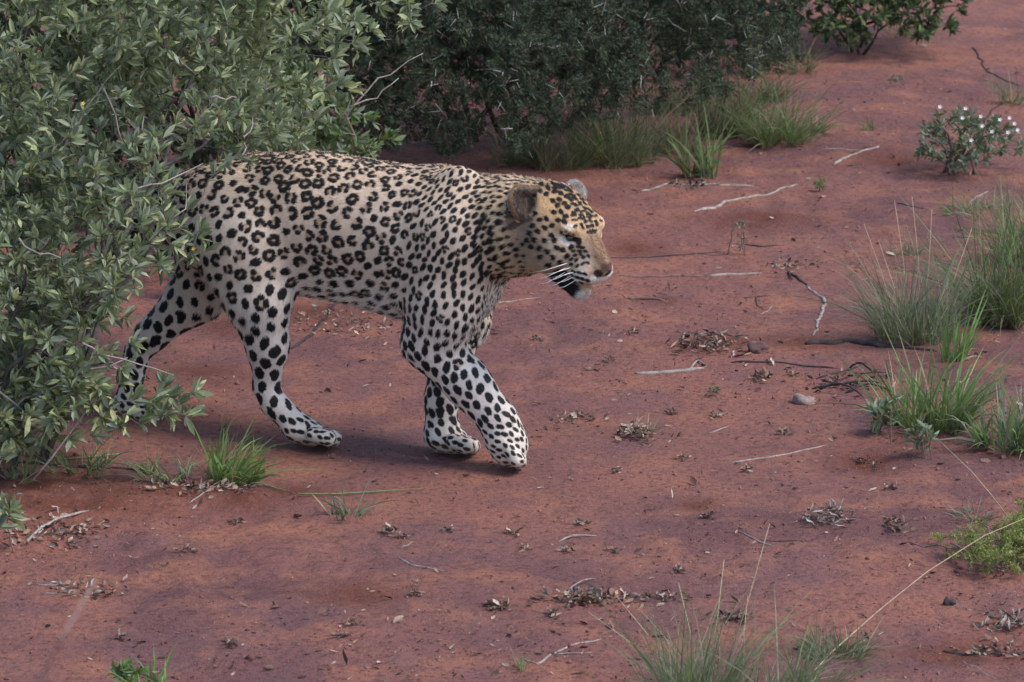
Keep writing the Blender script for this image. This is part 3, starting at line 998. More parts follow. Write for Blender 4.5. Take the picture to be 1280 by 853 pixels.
def tip_leaves(sh, per=(6, 10), size=.055, along=4, up=.5):
    """leaf origin, direction, scale for rosettes at the twig tips"""
    r = sh.r; O, Dn, S = [], [], []
    for (p, d, q) in sh.tips:
        n = r.integers(*per)
        for i in range(n):
            v = r.normal(size=3); v -= (v @ d) * d; v /= np.linalg.norm(v)
            dd = d * r.uniform(.3, 1.1) + v * r.uniform(.5, 1.0) + np.array([0, 0, up * r.uniform(.1, 1)])
            O.append(p - d * r.uniform(0, .012)); Dn.append(dd); S.append(size * r.uniform(.55, 1.15))
        for i in range(along):
            t = r.random(); v = r.normal(size=3); v -= (v @ d) * d; v /= np.linalg.norm(v)
            O.append(q + (p - q) * t); Dn.append(d * .5 + v + np.array([0, 0, up * .6])); S.append(size * r.uniform(.5, 1.0))
    return np.array(O), np.array(Dn), np.array(S)

def tints(n, rng, pal, var=.18):
    pal = np.array(pal); i = rng.integers(0, len(pal), n)
    return pal[i] * (1 + var * rng.normal(size=(n, 1))).clip(.5, 1.6)

def world_dist_to_leopard(P):
    q = P - np.array([LEO_O[0], LEO_O[1], LEO_Z])
    _, _, _, d = bvh.find_nearest(Vector((float(q @ HF), float(q @ HL), float(q[2]))))
    return d if d is not None else 9.

# ---- the big leafy bush the leopard is stepping out of
rb = np.random.default_rng(21)
bush_base = [G(20, 590), G(70, 578), G(120, 585), G(160, 572)]
for b_ in bush_base: b_[1] = max(b_[1], 9.75)
for i_, b_ in enumerate(bush_base):
    b_[0] = -1.16 + i_ * .055; b_[1] = 9.78 + .06 * (i_ % 2); b_[2] = float(height(b_[0], b_[1]))
root = link('leafy_bush', None)
root.matrix_world = Matrix.Translation((-.95, 9.8, float(height(-.95, 9.8))))
rinv = root.matrix_world.inverted()
tag(root, 'large grey-green leafy bush hiding the rump and tail of the leopard', 'bush')
sh = Shrub(4)
for b_, (tx, ty, td) in zip(bush_base * 3, ((40, 260, 9.75), (130, 330, 9.72), (100, 120, 10.0), (165, 235, 9.85), (-60, 200, 9.9), (20, 60, 10.1), (200, 60, 10.4), (300, 30, 10.5), (20, 430, 9.6), (110, 470, 9.7), (-80, 380, 9.7), (330, 150, 10.7))):
    sh.stem(b_, D(tx, ty, td), .0075, .0026, 10, .06)
ells_ = [(D(70, 320, 9.75), (.36, .26, .40), 1.5), (D(120, 90, 10.1), (.52, .45, .42), 1.0), (D(-60, 380, 9.7), (.25, .3, .35), .8), (D(290, 60, 10.75), (.32, .25, .28), 1.2),
         (D(180, -60, 10.2), (.7, .5, .3), .5), (D(40, 520, 9.62), (.22, .12, .09), 2.0), (D(30, 440, 10.15), (.40, .2, .30), 1.2)]
ctr_ = in_ells(ells_, 400, rb, .10)
cand = (ctr_[:, None, :] + rb.normal(size=(len(ctr_), 8, 3)) * np.array([.036, .036, .036])).reshape(-1, 3)
hand = [(215, 225, 9.9), (238, 262, 9.88), (252, 300, 9.86), (243, 322, 9.86), (190, 300, 9.8), (225, 285, 9.85), (262, 312, 9.87), (200, 492, 9.72), (228, 505, 9.72), (150, 480, 9.7), (186, 508, 9.7), (120, 545, 9.66), (205, 340, 9.8),
        (160, 400, 9.75), (140, 440, 9.72), (300, 192, 9.95), (282, 205, 9.93), (315, 205, 9.95), (170, 365, 9.78), (110, 480, 9.68), (212, 520, 9.7), (246, 490, 9.72), (272, 215, 9.9), (176, 250, 9.85), (232, 305, 9.86), (170, 500, 9.7), (160, 520, 9.68), (178, 530, 9.68), (196, 505, 9.7), (140, 512, 9.68), (130, 500, 9.66), (215, 498, 9.72), (188, 522, 9.7), (150, 535, 9.66), (238, 522, 9.7), (205, 480, 9.73), (156, 462, 9.7), (168, 430, 9.74), (196, 325, 9.8), (165, 345, 9.78), (255, 284, 9.87)]
xb = np.interp
keep = []
pxs, pys, dep = to_px(cand)
for c, a, b in zip(cand, pxs, pys):
    if c[2] < float(height(c[0], c[1])) + .03: continue
    lim = xb(b, [150, 195, 240, 300, 335, 350, 420, 470, 540, 600], [900, 225, 225, 235, 215, 165, 140, 130, 150, 110])
    behind = c[1] > 10.55
    if not behind and a > lim - 8 and b > 165: continue
    if world_dist_to_leopard(c) < .07: continue
    if behind and b > 200: continue
    keep.append(c)
keep += [D(*h_) for h_ in hand]
keep = np.array(keep)
stem_pts = sh.PA[:sh.np_].copy()
dmin = np.array([np.linalg.norm(stem_pts - k, axis=1).min() for k in keep])
for k in keep[np.argsort(dmin)]: sh.grow(k)
O, Dn, S = tip_leaves(sh, (6, 11), 1.0, 4, .85)
S = S * np.interp(O[:, 2] + (10.0 - O[:, 1]) * .5, [.2, .6], [.045, .036])
near_l = np.array([world_dist_to_leopard(o + .5 * s_ * d_ / np.linalg.norm(d_)) for o, d_, s_ in zip(O, Dn, S)])
ok = (near_l > .022) & (O[:, 2] > .02)
O, Dn, S = O[ok], Dn[ok], S[ok]
R = rot_to(Dn)
sgn = np.sign(R[:, 2, 2]); sgn[sgn == 0] = 1
R[:, :, 1] *= sgn[:, None]; R[:, :, 2] *= sgn[:, None]
S3 = np.stack([S, S * rb.uniform(.75, 1.2, len(S)), S * rb.uniform(.2, 2.0, len(S))], 1)
PAL = [(.178, .236, .130), (.23, .285, .168), (.115, .16, .095), (.28, .335, .185), (.355, .41, .205), (.25, .295, .212), (.465, .49, .27), (.33, .375, .28), (.09, .125, .076)]
TI = tints(len(O), rb, PAL)
# the leaves that show largest are objects of their own
cx, cy, cd = to_px(O + R[:, :, 0] * S[:, None] * .5)
toc = O - CAMP; toc /= np.linalg.norm(toc, axis=1)[:, None]
facing = np.abs((R[:, :, 2] * toc).sum(1)) * S
inside = (cx > 0) & (cx < 520) & (cy > 0) & (cy < 600)
best = {}
for i in np.where(inside)[0]:
    key = (int(cx[i] // 22), int(cy[i] // 22))
    sc_ = cd[i] - facing[i] * 6
    if key not in best or sc_ < best[key][0]: best[key] = (sc_, i)
single = [i for _, i in sorted(best.values(), key=lambda t: -facing[t[1]])][:290]
rest = np.ones(len(O), bool); rest[single] = False
wood = sh.wood('branches', M_BUSHWOOD, root); wood.matrix_parent_inverse = rinv
fol = link('foliage', leaves_mesh('foliage', O[rest], R[rest], S3[rest], TI[rest], M_LEAF), root)
fol.matrix_parent_inverse = rinv
tag(fol, kind='stuff')
leaf_meshes = []
for c_ in PAL:
    me = bpy.data.meshes.new('leaf'); me.from_pydata(LEAF_V.tolist(), [], LEAF_F); me.materials.append(M_LEAF)
    set_attr(me, 'tint', np.tile(np.array(c_) * 1.0, (len(LEAF_V), 1))); me.update(); leaf_meshes.append(me)
for i in single:
    o = link('leaf', leaf_meshes[int(rb.integers(0, len(PAL)))], root)
    m = np.eye(4); m[:3, :3] = R[i] * S3[i][None]; m[:3, 3] = O[i]
    o.matrix_parent_inverse = rinv; o.matrix_basis = Matrix(m.tolist())
# bare dead twigs sticking out of the leaves
for k_, pp in enumerate((((5, 70), (40, 130), (72, 185), (92, 205)), ((75, 196), (110, 130), (148, 84)), ((132, 112), (150, 160), (163, 200)), ((165, 205), (180, 170), (178, 148)), ((70, 25), (88, 40), (100, 52)), ((205, 60), (225, 78), (246, 92)),
                         ((60, 120), (90, 92), (110, 70)), ((20, 300), (60, 320), (100, 342)), ((100, 430), (150, 452), (215, 470)), ((190, 300), (225, 262), (240, 215)), ((150, 245), (205, 226), (255, 203)), ((262, 118), (285, 122), (296, 124)),
                         ((0, 490), (40, 530), (60, 545)), ((45, 600), (110, 515), (130, 470)), ((300, 192), (306, 172), (318, 150)), ((5, 520), (90, 470), (160, 452)), ((418, 160), (455, 112), (490, 92), (528, 66)), ((436, 134), (470, 122), (498, 100)))):
    P_t = np.array([D(x_, y_, 9.52 + .02 * i_ + (1.35 if x_ > 400 else .25 if y_ < 210 else .1)) for i_, (x_, y_) in enumerate(pp)])
    t_ = np.linspace(0, len(P_t) - 1, 7); P_t = np.stack([np.interp(t_, np.arange(len(P_t)), P_t[:, c_]) for c_ in range(3)], 1) + rb.normal(size=(7, 3)) * .004
    v_, f_ = tube(P_t, np.linspace(.0026, .0011, 7), 5)
    o = mesh_obj('dead_twig', v_, f_, M_TWIG, root, True); o.matrix_parent_inverse = rinv
# a few small yellow flowers
ym = Mat('yellow_petal'); bs = ym.n('ShaderNodeBsdfPrincipled', Roughness=.6); bs.inputs['Base Color'].default_value = (.75, .52, .05, 1); ym.l(bs.outputs[0], ym.out.inputs[0])

def flower_mesh(name, mat, n=5):
    V = [(0, 0, 0)]; F = []
    for i in range(n):
        a = 2 * math.pi * i / n
        for da, rr, z in ((-.35, .65, .2), (0, 1, .35), (.35, .65, .2)):
            V.append((rr * math.cos(a + da), rr * math.sin(a + da), z))
        b = 1 + 3 * i
        F.append((0, b, b + 1, b + 2))
    me = bpy.data.meshes.new(name); me.from_pydata(V, [], F); me.materials.append(mat); me.update()
    return me
yfl = flower_mesh('flower', ym.m)
for (fx_, fy_) in ((58, 14), (213, 8), (323, 24), (186, 72), (111, 136), (229, 338)):
    ds = (cx - fx_) ** 2 + (cy - fy_) ** 2 + ((cd - cd.min()) * 8) ** 2
    i = int(np.argmin(ds)); o = link('flower', yfl, root)
    o.matrix_parent_inverse = rinv; o.matrix_basis = Matrix.Translation(O[i] + np.array([0, -.015, .02])) @ Matrix.Rotation(1.0, 4, 'X') @ Matrix.Scale(.0048, 4)

# ---- other shrubs share one routine
def shrub(name, label, base, stems, ells, n, seed, leaf, pal, wood_mat, trans_mat=M_FEATHER, size=.03, per=(6, 10), along=4, up=.4, rs=(.012, .004), filt=None, wig=.06, group=None, shape=None, category='bush', jit=.03, spray=0):
    rg = np.random.default_rng(seed)
    base = np.array(base, float)
    rt = link(name, None); rt.location = base; rt.matrix_world = Matrix.Translation(base)
    tag(rt, label, category, group)
    inv = rt.matrix_world.inverted()
    s = Shrub(seed)
    for t_ in stems:
        b_ = base + np.array([rg.normal() * jit, rg.normal() * jit, 0]); b_[2] = float(height(b_[0], b_[1])) - .01
        s.stem(b_, t_, rs[0], rs[1], 9, wig)
    if spray:
        c_ = in_ells(ells, n // 6, rg, .2)
        c_ = (c_[:, None] + rg.normal(size=(len(c_), 6, 3)) * spray).reshape(-1, 3)
    else:
        c_ = in_ells(ells, n, rg, .2)
    c_ = np.array([k for k in c_ if k[2] > float(height(k[0], k[1])) + .012 and (filt is None or filt(k))])
    sp = s.PA[:s.np_].copy()
    for k in c_[np.argsort([np.linalg.norm(sp - q, axis=1).min() for q in c_])]: s.grow(k, rmax=rs[1])
    O, Dn, S = tip_leaves(s, per, size, along, up)
    if leaf == 'feather':
        # each tip carries a few pinnate leaves: split into leaflets along a rachis
        O2, D2, S2 = [], [], []
        Rr = rot_to(Dn)
        for k in range(9):
            t = (k + .6) / 9
            for sd in (-1, 1):
                O2.append(O + Rr[:, :, 0] * (S * t)[:, None]); D2.append(Rr[:, :, 1] * sd + Rr[:, :, 0] * .45); S2.append(S * .34 * (1 - .5 * abs(t - .45)))
        O, Dn, S = np.concatenate(O2), np.concatenate(D2), np.concatenate(S2)
    okk = np.array([o[2] > 0 for o in O]) & (np.linalg.norm(Dn, axis=1) > 1e-3)
    O, Dn, S = O[okk], Dn[okk], S[okk]
    R = rot_to(Dn)
    S3 = np.stack([S, S * rg.uniform(.8, 1.3, len(S)) * (1.5 if leaf == 'feather' else 1), S], 1)
    w_ = s.wood('branches', wood_mat, rt); w_.matrix_parent_inverse = inv
    if leaf == 'feather':
        f_ = link('foliage', leaves_mesh('foliage', O, R, S3, tints(len(O), rg, pal), trans_mat, np.array([[0, 0, 0], [.5, .095, .02], [1, 0, 0], [.5, -.095, .02]]), np.array([(0, 3, 1), (1, 3, 2)])), rt)
    else:
        f_ = link('foliage', leaves_mesh('foliage', O, R, S3, tints(len(O), rg, pal), trans_mat), rt)
    f_.matrix_parent_inverse = inv
    tag(f_, kind='stuff')
    return rt, s, inv, rg

# dark thorn bush behind the leopard
def ac_filter(k):
    a, b, _ = to_px(k)
    a, b = a[0], b[0]
    lim = np.interp(a, [300, 450, 520, 640, 760, 900, 1000, 1010], [200, 185, 178, 192, 160, 125, 70, 0])
    return b < lim and world_dist_to_leopard(k) > .15
ab = G(610, 172)
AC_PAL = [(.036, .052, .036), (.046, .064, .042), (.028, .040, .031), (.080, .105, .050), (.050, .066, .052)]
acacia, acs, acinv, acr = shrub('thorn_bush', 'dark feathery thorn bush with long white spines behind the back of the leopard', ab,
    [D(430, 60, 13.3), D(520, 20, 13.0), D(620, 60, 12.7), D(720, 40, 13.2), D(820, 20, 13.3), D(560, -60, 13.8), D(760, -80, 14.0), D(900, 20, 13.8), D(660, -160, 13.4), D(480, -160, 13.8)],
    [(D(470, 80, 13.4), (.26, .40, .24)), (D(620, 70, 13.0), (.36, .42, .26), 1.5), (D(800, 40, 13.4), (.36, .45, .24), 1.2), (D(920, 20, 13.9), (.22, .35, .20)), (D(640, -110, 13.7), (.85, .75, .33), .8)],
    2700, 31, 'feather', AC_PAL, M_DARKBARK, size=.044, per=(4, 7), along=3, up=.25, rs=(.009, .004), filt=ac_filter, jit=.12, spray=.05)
def dk_filter(k):
    a, b, _ = to_px(k)
    return b[0] < np.interp(a[0], [-200, 330, 480, 560], [430, 330, 195, 150]) and world_dist_to_leopard(k) > .2
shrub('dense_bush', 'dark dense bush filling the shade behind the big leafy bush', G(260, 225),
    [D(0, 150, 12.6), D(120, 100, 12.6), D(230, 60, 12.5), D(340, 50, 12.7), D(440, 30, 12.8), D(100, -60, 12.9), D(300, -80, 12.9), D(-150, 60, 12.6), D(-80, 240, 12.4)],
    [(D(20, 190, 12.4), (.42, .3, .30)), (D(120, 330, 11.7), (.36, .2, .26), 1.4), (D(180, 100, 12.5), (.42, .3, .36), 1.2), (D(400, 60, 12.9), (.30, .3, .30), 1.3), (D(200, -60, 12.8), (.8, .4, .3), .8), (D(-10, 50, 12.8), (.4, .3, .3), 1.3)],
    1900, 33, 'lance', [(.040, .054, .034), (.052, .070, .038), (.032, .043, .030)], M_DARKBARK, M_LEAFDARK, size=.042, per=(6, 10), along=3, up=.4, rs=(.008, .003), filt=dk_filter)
thv, thf = tube([(0, 0, 0), (.5, 0, .01), (1, 0, 0)], [.024, .020, .006], 4)
thm = bpy.data.meshes.new('thorn'); thm.from_pydata(thv.tolist(), [], thf); thm.materials.append(M_THORN); thm.update()
tp = np.array([t[0] for t in acs.tips]); tx_, ty_, td_ = to_px(tp)
vis = np.where((tx_ > 380) & (tx_ < 980) & (ty_ > -5) & (ty_ < 190))[0]
cells = {}
for i in vis:
    cells.setdefault((int(tx_[i] // 36), int(ty_[i] // 28)), []).append(i)
vis = []
for c_ in cells.values(): vis += sorted(c_, key=lambda i: td_[i])[:3]
acr.shuffle(vis)
for i in vis[:150]:
    p, d, q_ = acs.tips[i]
    side_ = acr.normal(size=3); side_ -= (side_ @ d) * d; side_ /= np.linalg.norm(side_)
    L = acr.uniform(.016, .046)
    for sd in (-1, 1):
        v = side_ * sd * acr.uniform(.5, 1) + d * .8 + acr.normal(size=3) * .35
        at_ = q_ + (p - q_) * acr.random() + np.array([acr.normal() * .012, -.025, acr.normal() * .012])
        o = link('thorn', thm, acacia)
        m = np.eye(4); m[:3, :3] = rot_to(v[None])[0] * L * acr.uniform(.8, 1.1); m[:3, 3] = at_
        o.matrix_parent_inverse = acinv; o.matrix_basis = Matrix(m.tolist())

# darker growth further back
def bk_filter(k):
    a, b, _ = to_px(k)
    return b[0] < np.interp(a[0], [300, 560, 900, 985, 1010], [160, 150, 110, 62, -20])
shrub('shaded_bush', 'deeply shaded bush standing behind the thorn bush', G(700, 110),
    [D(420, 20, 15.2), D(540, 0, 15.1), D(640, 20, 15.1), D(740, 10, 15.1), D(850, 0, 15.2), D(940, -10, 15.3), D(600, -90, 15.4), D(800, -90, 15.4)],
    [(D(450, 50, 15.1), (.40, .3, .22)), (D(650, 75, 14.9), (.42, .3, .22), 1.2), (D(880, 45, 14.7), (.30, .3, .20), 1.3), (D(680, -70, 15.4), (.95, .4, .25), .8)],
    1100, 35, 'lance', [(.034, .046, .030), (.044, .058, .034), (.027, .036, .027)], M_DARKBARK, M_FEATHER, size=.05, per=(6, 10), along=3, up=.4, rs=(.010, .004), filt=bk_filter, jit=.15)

# fresh green shrub just behind the back of the leopard
shrub('green_shrub', 'fresh green small-leaved shrub behind the back of the leopard', G(400, 205) * [1, 1, 1],
      [D(380, 150, 11.9), D(440, 165, 11.8), D(350, 120, 12.0), D(470, 190, 11.8), D(300, 100, 12.1)],
      [(D(420, 175, 11.9), (.15, .15, .075), 1.6), (D(340, 130, 12.0), (.20, .2, .14))], 230, 41, 'lance',
      [(.075, .13, .045), (.095, .16, .05), (.12, .19, .055), (.06, .10, .045)], M_BROWNBARK, M_LEAF, size=.034, per=(6, 10), rs=(.007, .003), filt=lambda k: world_dist_to_leopard(k) > .1)

# leafy bush on the far side of the clearing
def tr_filter(k):
    a, b, _ = to_px(k); a, b = a[0], b[0]
    return b < np.interp(a, [985, 1010, 1060, 1100, 1150, 1205, 1225], [15, 42, 62, 55, 48, 35, 0])
shrub('leafy_shrub', 'leafy dark green shrub casting shade at the far end of the bare ground', G(1085, 62),
      [D(1030, 10, 15.0), D(1080, 0, 14.9), D(1130, 10, 15.0), D(1180, 20, 15.0), D(1060, -60, 15.2), D(1150, -60, 15.2), D(1000, -20, 15.2)],
      [(D(1050, 15, 15.0), (.17, .2, .10), 1.5), (D(1150, 12, 15.0), (.16, .2, .09), 1.5), (D(1090, -70, 15.2), (.36, .32, .2))], 620, 51, 'lance',
      [(.07, .095, .05), (.09, .125, .05), (.055, .08, .05), (.11, .15, .05)], M_DARKBARK, M_LEAFDARK, size=.036, per=(6, 10), rs=(.006, .0025), filt=tr_filter, jit=.09)

# small flowering shrub on the other side of the clearing
fb = G(1203, 216)
def fl_filter(k):
    a, b, _ = to_px(k); a, b = a[0], b[0]
    return b > 138 and (a - 1205) ** 2 / 75 ** 2 + (b - 190) ** 2 / 55 ** 2 < 1.0 and b < 216 - abs(a - 1205) * .35
frt, fsh, finv, frg = shrub('flowering_shrub', 'small round grey-green shrub with tiny white flowers on the red soil', fb,
      [D(1160, 150, fb[1] - .05), D(1190, 145, fb[1]), D(1215, 150, fb[1] - .1), D(1240, 155, fb[1]), D(1262, 165, fb[1] - .05), D(1180, 170, fb[1] - .1)],
      [(D(1208, 172, fb[1]), (.17, .16, .11))], 170, 61, 'lance', [(.085, .115, .07), (.10, .135, .085), (.07, .095, .065)], M_BROWNBARK, M_LEAF, size=.026, per=(5, 8), rs=(.005, .002), filt=fl_filter)
whm = Mat('white_petal'); bs = whm.n('ShaderNodeBsdfPrincipled', Roughness=.6); bs.inputs['Base Color'].default_value = (.8, .78, .76, 1); whm.l(bs.outputs[0], whm.out.inputs[0])
wfl = flower_mesh('flower', whm.m)
for (fx_, fy_) in ((1203, 148), (1226, 146), (1228, 158), (1240, 165), (1262, 148), (1268, 155), (1260, 166), (1175, 134), (1214, 176), (1250, 150), (1272, 163), (1207, 136)):
    o = link('flower', wfl, frt)
    o.matrix_parent_inverse = finv; o.matrix_basis = Matrix.Translation(D(fx_, fy_, fb[1] - .12)) @ Matrix.Rotation(1.0, 4, 'X') @ Matrix.Scale(.0065, 4)
# ------------------------------------------------------------------ grasses and herbs
def grass(base, hpx, wpx, n, seed, pal, label, name='grass_tuft', lean=(0, 0), width=.0028, droop=.5, dry=.12, stalks=0, group=None, category='grass', fan=1.0, up=1.0):
    """one tussock: curved tapering blades from a tight crown; sizes in photograph pixels at the tuft"""
    r = np.random.default_rng(seed)
    n = int(n * 1.7); width = width * (.5 if width < .0033 else .62)
    b = G(*base); sc = FPX / (np.linalg.norm(b - CAMP))
    Hh, Ww = hpx / sc, wpx / sc
    n_seg = 4
    # several shoots, each with its own lean, make up the tussock
    ns = max(3, n // 14)
    sa = r.uniform(0, 6.283, ns); sr = np.sqrt(r.random(ns))
    which = r.integers(0, ns, n)
    ang = sa[which] + r.normal(size=n) * .5; rad = np.clip(sr[which] + r.normal(size=n) * .15, 0, 1.2)
    foot = np.stack([np.cos(sa[which]) * sr[which] * Ww * .30, np.sin(sa[which]) * sr[which] * Ww * .30, np.zeros(n)], 1) + r.normal(size=(n, 3)) * np.array([.006, .006, 0])
    L = Hh * np.clip(r.beta(1.5, 2.6, n) * 1.5, .14, 1.25)
    out = np.stack([np.cos(ang), np.sin(ang), np.zeros(n)], 1) * (rad * r.uniform(.2, 1.1, n) * Ww * .5 / np.maximum(Hh, .01) * fan)[:, None]
    out[:, 0] += lean[0]; out[:, 1] += lean[1]
    out += r.normal(size=(n, 3)) * np.array([.24, .24, .05]) + (r.normal(size=(ns, 3)) * np.array([.22, .22, 0]))[which]
    d0 = out + np.array([0, 0, up]); d0 /= np.linalg.norm(d0, axis=1)[:, None]
    dr = droop * r.uniform(.1, 1.9, n)
    litter = r.random(n) < .16
    L[litter] *= .4; dr[litter] = r.uniform(1.0, 2.2, litter.sum())
    w = width * r.uniform(.6, 1.3, n)
    side = np.cross(d0, r.normal(size=(n, 3))); side /= np.linalg.norm(side, axis=1)[:, None]
    pts = []
    for i in range(n_seg + 1):
        t = i / n_seg
        p = foot + d0 * (L * t)[:, None]
        hor = d0 * [1, 1, 0]
        p = p + hor * (L * dr * t * t * .55)[:, None] - np.array([0, 0, 1.]) * (L * dr * t ** 2.2 * .45)[:, None]
        pts.append(p)
    wid = [1.0, 1.0, .85, .55, .06]
    V = np.zeros((n, (n_seg + 1) * 2, 3)); C = np.zeros((n, (n_seg + 1) * 2, 3))
    col = tints(n, r, pal, .15)
    isdry = (r.random(n) < dry) | litter
    col[isdry] = np.array([.33, .26, .17]) * r.uniform(.6, 1.2, (isdry.sum(), 1))
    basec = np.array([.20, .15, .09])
    for i in range(n_seg + 1):
        t = i / n_seg
        for k, sg in enumerate((-1, 1)):
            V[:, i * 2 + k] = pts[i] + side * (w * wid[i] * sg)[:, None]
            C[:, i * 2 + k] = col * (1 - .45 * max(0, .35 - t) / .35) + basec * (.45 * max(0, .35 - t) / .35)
    q = np.array([(i * 2, i * 2 + 1, i * 2 + 3, i * 2 + 2) for i in range(n_seg)])
    F = (q[None] + (np.arange(n) * (n_seg + 1) * 2)[:, None, None]).reshape(-1, 4)
    V[..., 2] = np.maximum(V[..., 2], .002)
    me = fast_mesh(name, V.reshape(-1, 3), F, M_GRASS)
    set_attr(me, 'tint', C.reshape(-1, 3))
    o = link(name, me)
    o.location = b
    tag(o, label, category, group)
    # last year's litter at the crown
    return o

GRN = [(.11, .18, .06), (.13, .21, .065), (.09, .15, .055), (.16, .23, .085)]
BRT = [(.13, .25, .055), (.16, .28, .07), (.10, .20, .05)]
BLU = [(.17, .21, .14), (.14, .18, .115), (.20, .235, .165), (.115, .15, .09)]
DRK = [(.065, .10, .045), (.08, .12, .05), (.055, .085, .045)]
GRY = [(.20, .22, .18), (.16, .18, .145), (.25, .24, .20)]
grass((875, 222), 95, 70, 70, 1, GRN, 'upright green tuft of broad grass blades with a brown root crown', width=.0045, droop=.35)
grass((972, 178), 90, 130, 520, 2, [(.10, .17, .055), (.085, .14, .05), (.12, .19, .07)], 'round dense green tussock of fine grass at the edge of the thorn bush', width=.0022, droop=.6)
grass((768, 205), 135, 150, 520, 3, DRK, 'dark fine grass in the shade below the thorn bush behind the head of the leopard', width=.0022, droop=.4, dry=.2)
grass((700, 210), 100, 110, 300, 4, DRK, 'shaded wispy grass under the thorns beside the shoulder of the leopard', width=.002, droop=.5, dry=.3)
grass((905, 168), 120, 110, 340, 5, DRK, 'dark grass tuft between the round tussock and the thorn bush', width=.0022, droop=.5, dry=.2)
grass((940, 95), 70, 60, 140, 6, [(.13, .15, .07), (.16, .17, .09)], 'olive grass tuft beside the far leafy shrub', width=.0022, droop=.6, dry=.3)
grass((1085, 163), 22, 30, 40, 7, GRN, 'tiny green grass tuft alone on the far bare soil', width=.002)
grass((1145, 425), 150, 150, 460, 8, BLU, 'tall pale bluish grass tussock with dry curled blades beside the dark log', width=.0024, droop=.45, dry=.10)
grass((1255, 400), 175, 170, 620, 9, GRN + DRK, 'large deep green grass tussock at the edge of the clearing', width=.0026, droop=.55)
grass((1285, 330), 130, 120, 300, 10, GRN, 'green grass clump behind the large deep green tussock', width=.0026, droop=.55)
grass((1195, 452), 100, 50, 40, 11, BRT, 'few bright green blades standing in front of the bluish tussock', width=.004, droop=.25, dry=0)
grass((1160, 535), 125, 150, 260, 12, BRT + GRN, 'bright green spreading grass tuft with broad blades near the dead twigs', width=.0036, droop=.55, dry=.08)
grass((1258, 560), 105, 120, 230, 13, BRT + BLU, 'bright grass tuft with bluish lower blades beside the spreading tuft', width=.0040, droop=.7, dry=.08)
grass((295, 600), 95, 120, 150, 14, BRT, 'bright green grass tuft beside the hind paw of the leopard', width=.0036, droop=.55, dry=.05, lean=(.35, 0))
grass((205, 600), 60, 110, 70, 15, BLU + BRT, 'grey-green grass tuft at the foot of the leafy bush', width=.0032, droop=.7, dry=.2, lean=(-.1, 0))
grass((100, 590), 60, 120, 110, 16, GRN + BLU, 'mixed green grass under the leafy bush', width=.0028, droop=.7, dry=.3)
grass((20, 600), 50, 90, 60, 17, GRN + GRY, 'thin grass wisps at the base of the leafy bush stems', width=.0025, droop=.6, dry=.3)
grass((432, 648), 52, 75, 34, 18, GRY + BLU, 'small grey-green grass plant on open soil in front of the leopard', width=.0034, droop=.6, dry=.25)
grass((1218, 648), 24, 72, 90, 19, GRY, 'low flattened grey grass tuft near the yellow-green creeper', width=.0022, droop=.9, dry=.3)
grass((870, 880), 165, 200, 330, 20, BLU + GRN, 'tall loose grass tuft with long seed stalks on the near soil', width=.0021, droop=.45, dry=.12, fan=1.2)
grass((985, 880), 140, 140, 200, 21, GRN + BLU, 'leaning green grass tuft beside the tall loose tuft', width=.0023, droop=.75, dry=.06, lean=(.35, 0))
grass((1045, 822), 62, 120, 220, 22, [(.08, .115, .06), (.10, .14, .08)], 'low dark green grass cushion beside the long dry stem', width=.0022, droop=.9, dry=.2)
grass((190, 872), 62, 90, 80, 23, BRT, 'short bright green grass sprout low on the near open soil', width=.0046, droop=.3, dry=.05)
grass((655, 838), 30, 30, 22, 24, GRN, 'little green grass sprout by the forked pale stick', width=.0022, droop=.5)
grass((1130, 320), 40, 60, 60, 25, GRY, 'dry grey grass wisps behind the bluish tussock', width=.0018, droop=.6, dry=.6)
grass((1225, 268), 45, 130, 160, 26, GRN + GRY, 'low mixed grass between the flowering shrub and the deep green tussock', width=.0022, droop=.8, dry=.3)
grass((800, 545), 38, 60, 30, 27, GRY, 'withered grass remnant on a clump of dead leaves', width=.0024, droop=.8, dry=.7)
grass((1120, 45), 40, 60, 60, 28, [(.13, .15, .06), (.17, .19, .08)], 'olive grass at the foot of the far leafy shrub', width=.0025, droop=.6, dry=.3)
grass((1000, 75), 35, 60, 60, 29, DRK, 'dark grass tuft in the shade of the far leafy shrub', width=.0025, droop=.6, dry=.3)
grass((1262, 130), 55, 50, 60, 30, DRK + GRN, 'sparse grass tuft behind the flowering shrub', width=.0022, droop=.6, dry=.3)
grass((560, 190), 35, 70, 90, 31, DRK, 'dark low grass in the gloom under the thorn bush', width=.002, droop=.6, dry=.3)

OLV = [(.085, .10, .05), (.11, .12, .065), (.07, .085, .045)]
grass((845, 190), 85, 90, 220, 32, OLV, 'olive grass wisps between the upright green tuft and the thorn bush', width=.0022, droop=.6, dry=.3)
grass((850, 140), 80, 110, 240, 33, OLV, 'olive grass tangled into the skirt of the thorn bush', width=.0022, droop=.6, dry=.3)
grass((955, 125), 60, 90, 200, 34, OLV, 'olive grass fringe behind the round dense tussock', width=.0022, droop=.7, dry=.35)
grass((1015, 165), 40, 60, 110, 35, OLV, 'thin olive grass beside the round dense tussock', width=.002, droop=.8, dry=.45)
grass((1000, 90), 50, 70, 120, 36, OLV, 'olive grass between the far leafy shrub and the thorn bush', width=.0022, droop=.7, dry=.35)
grass((640, 205), 60, 90, 160, 37, DRK, 'dark sparse grass on shaded soil above the shoulder of the leopard', width=.002, droop=.6, dry=.3)

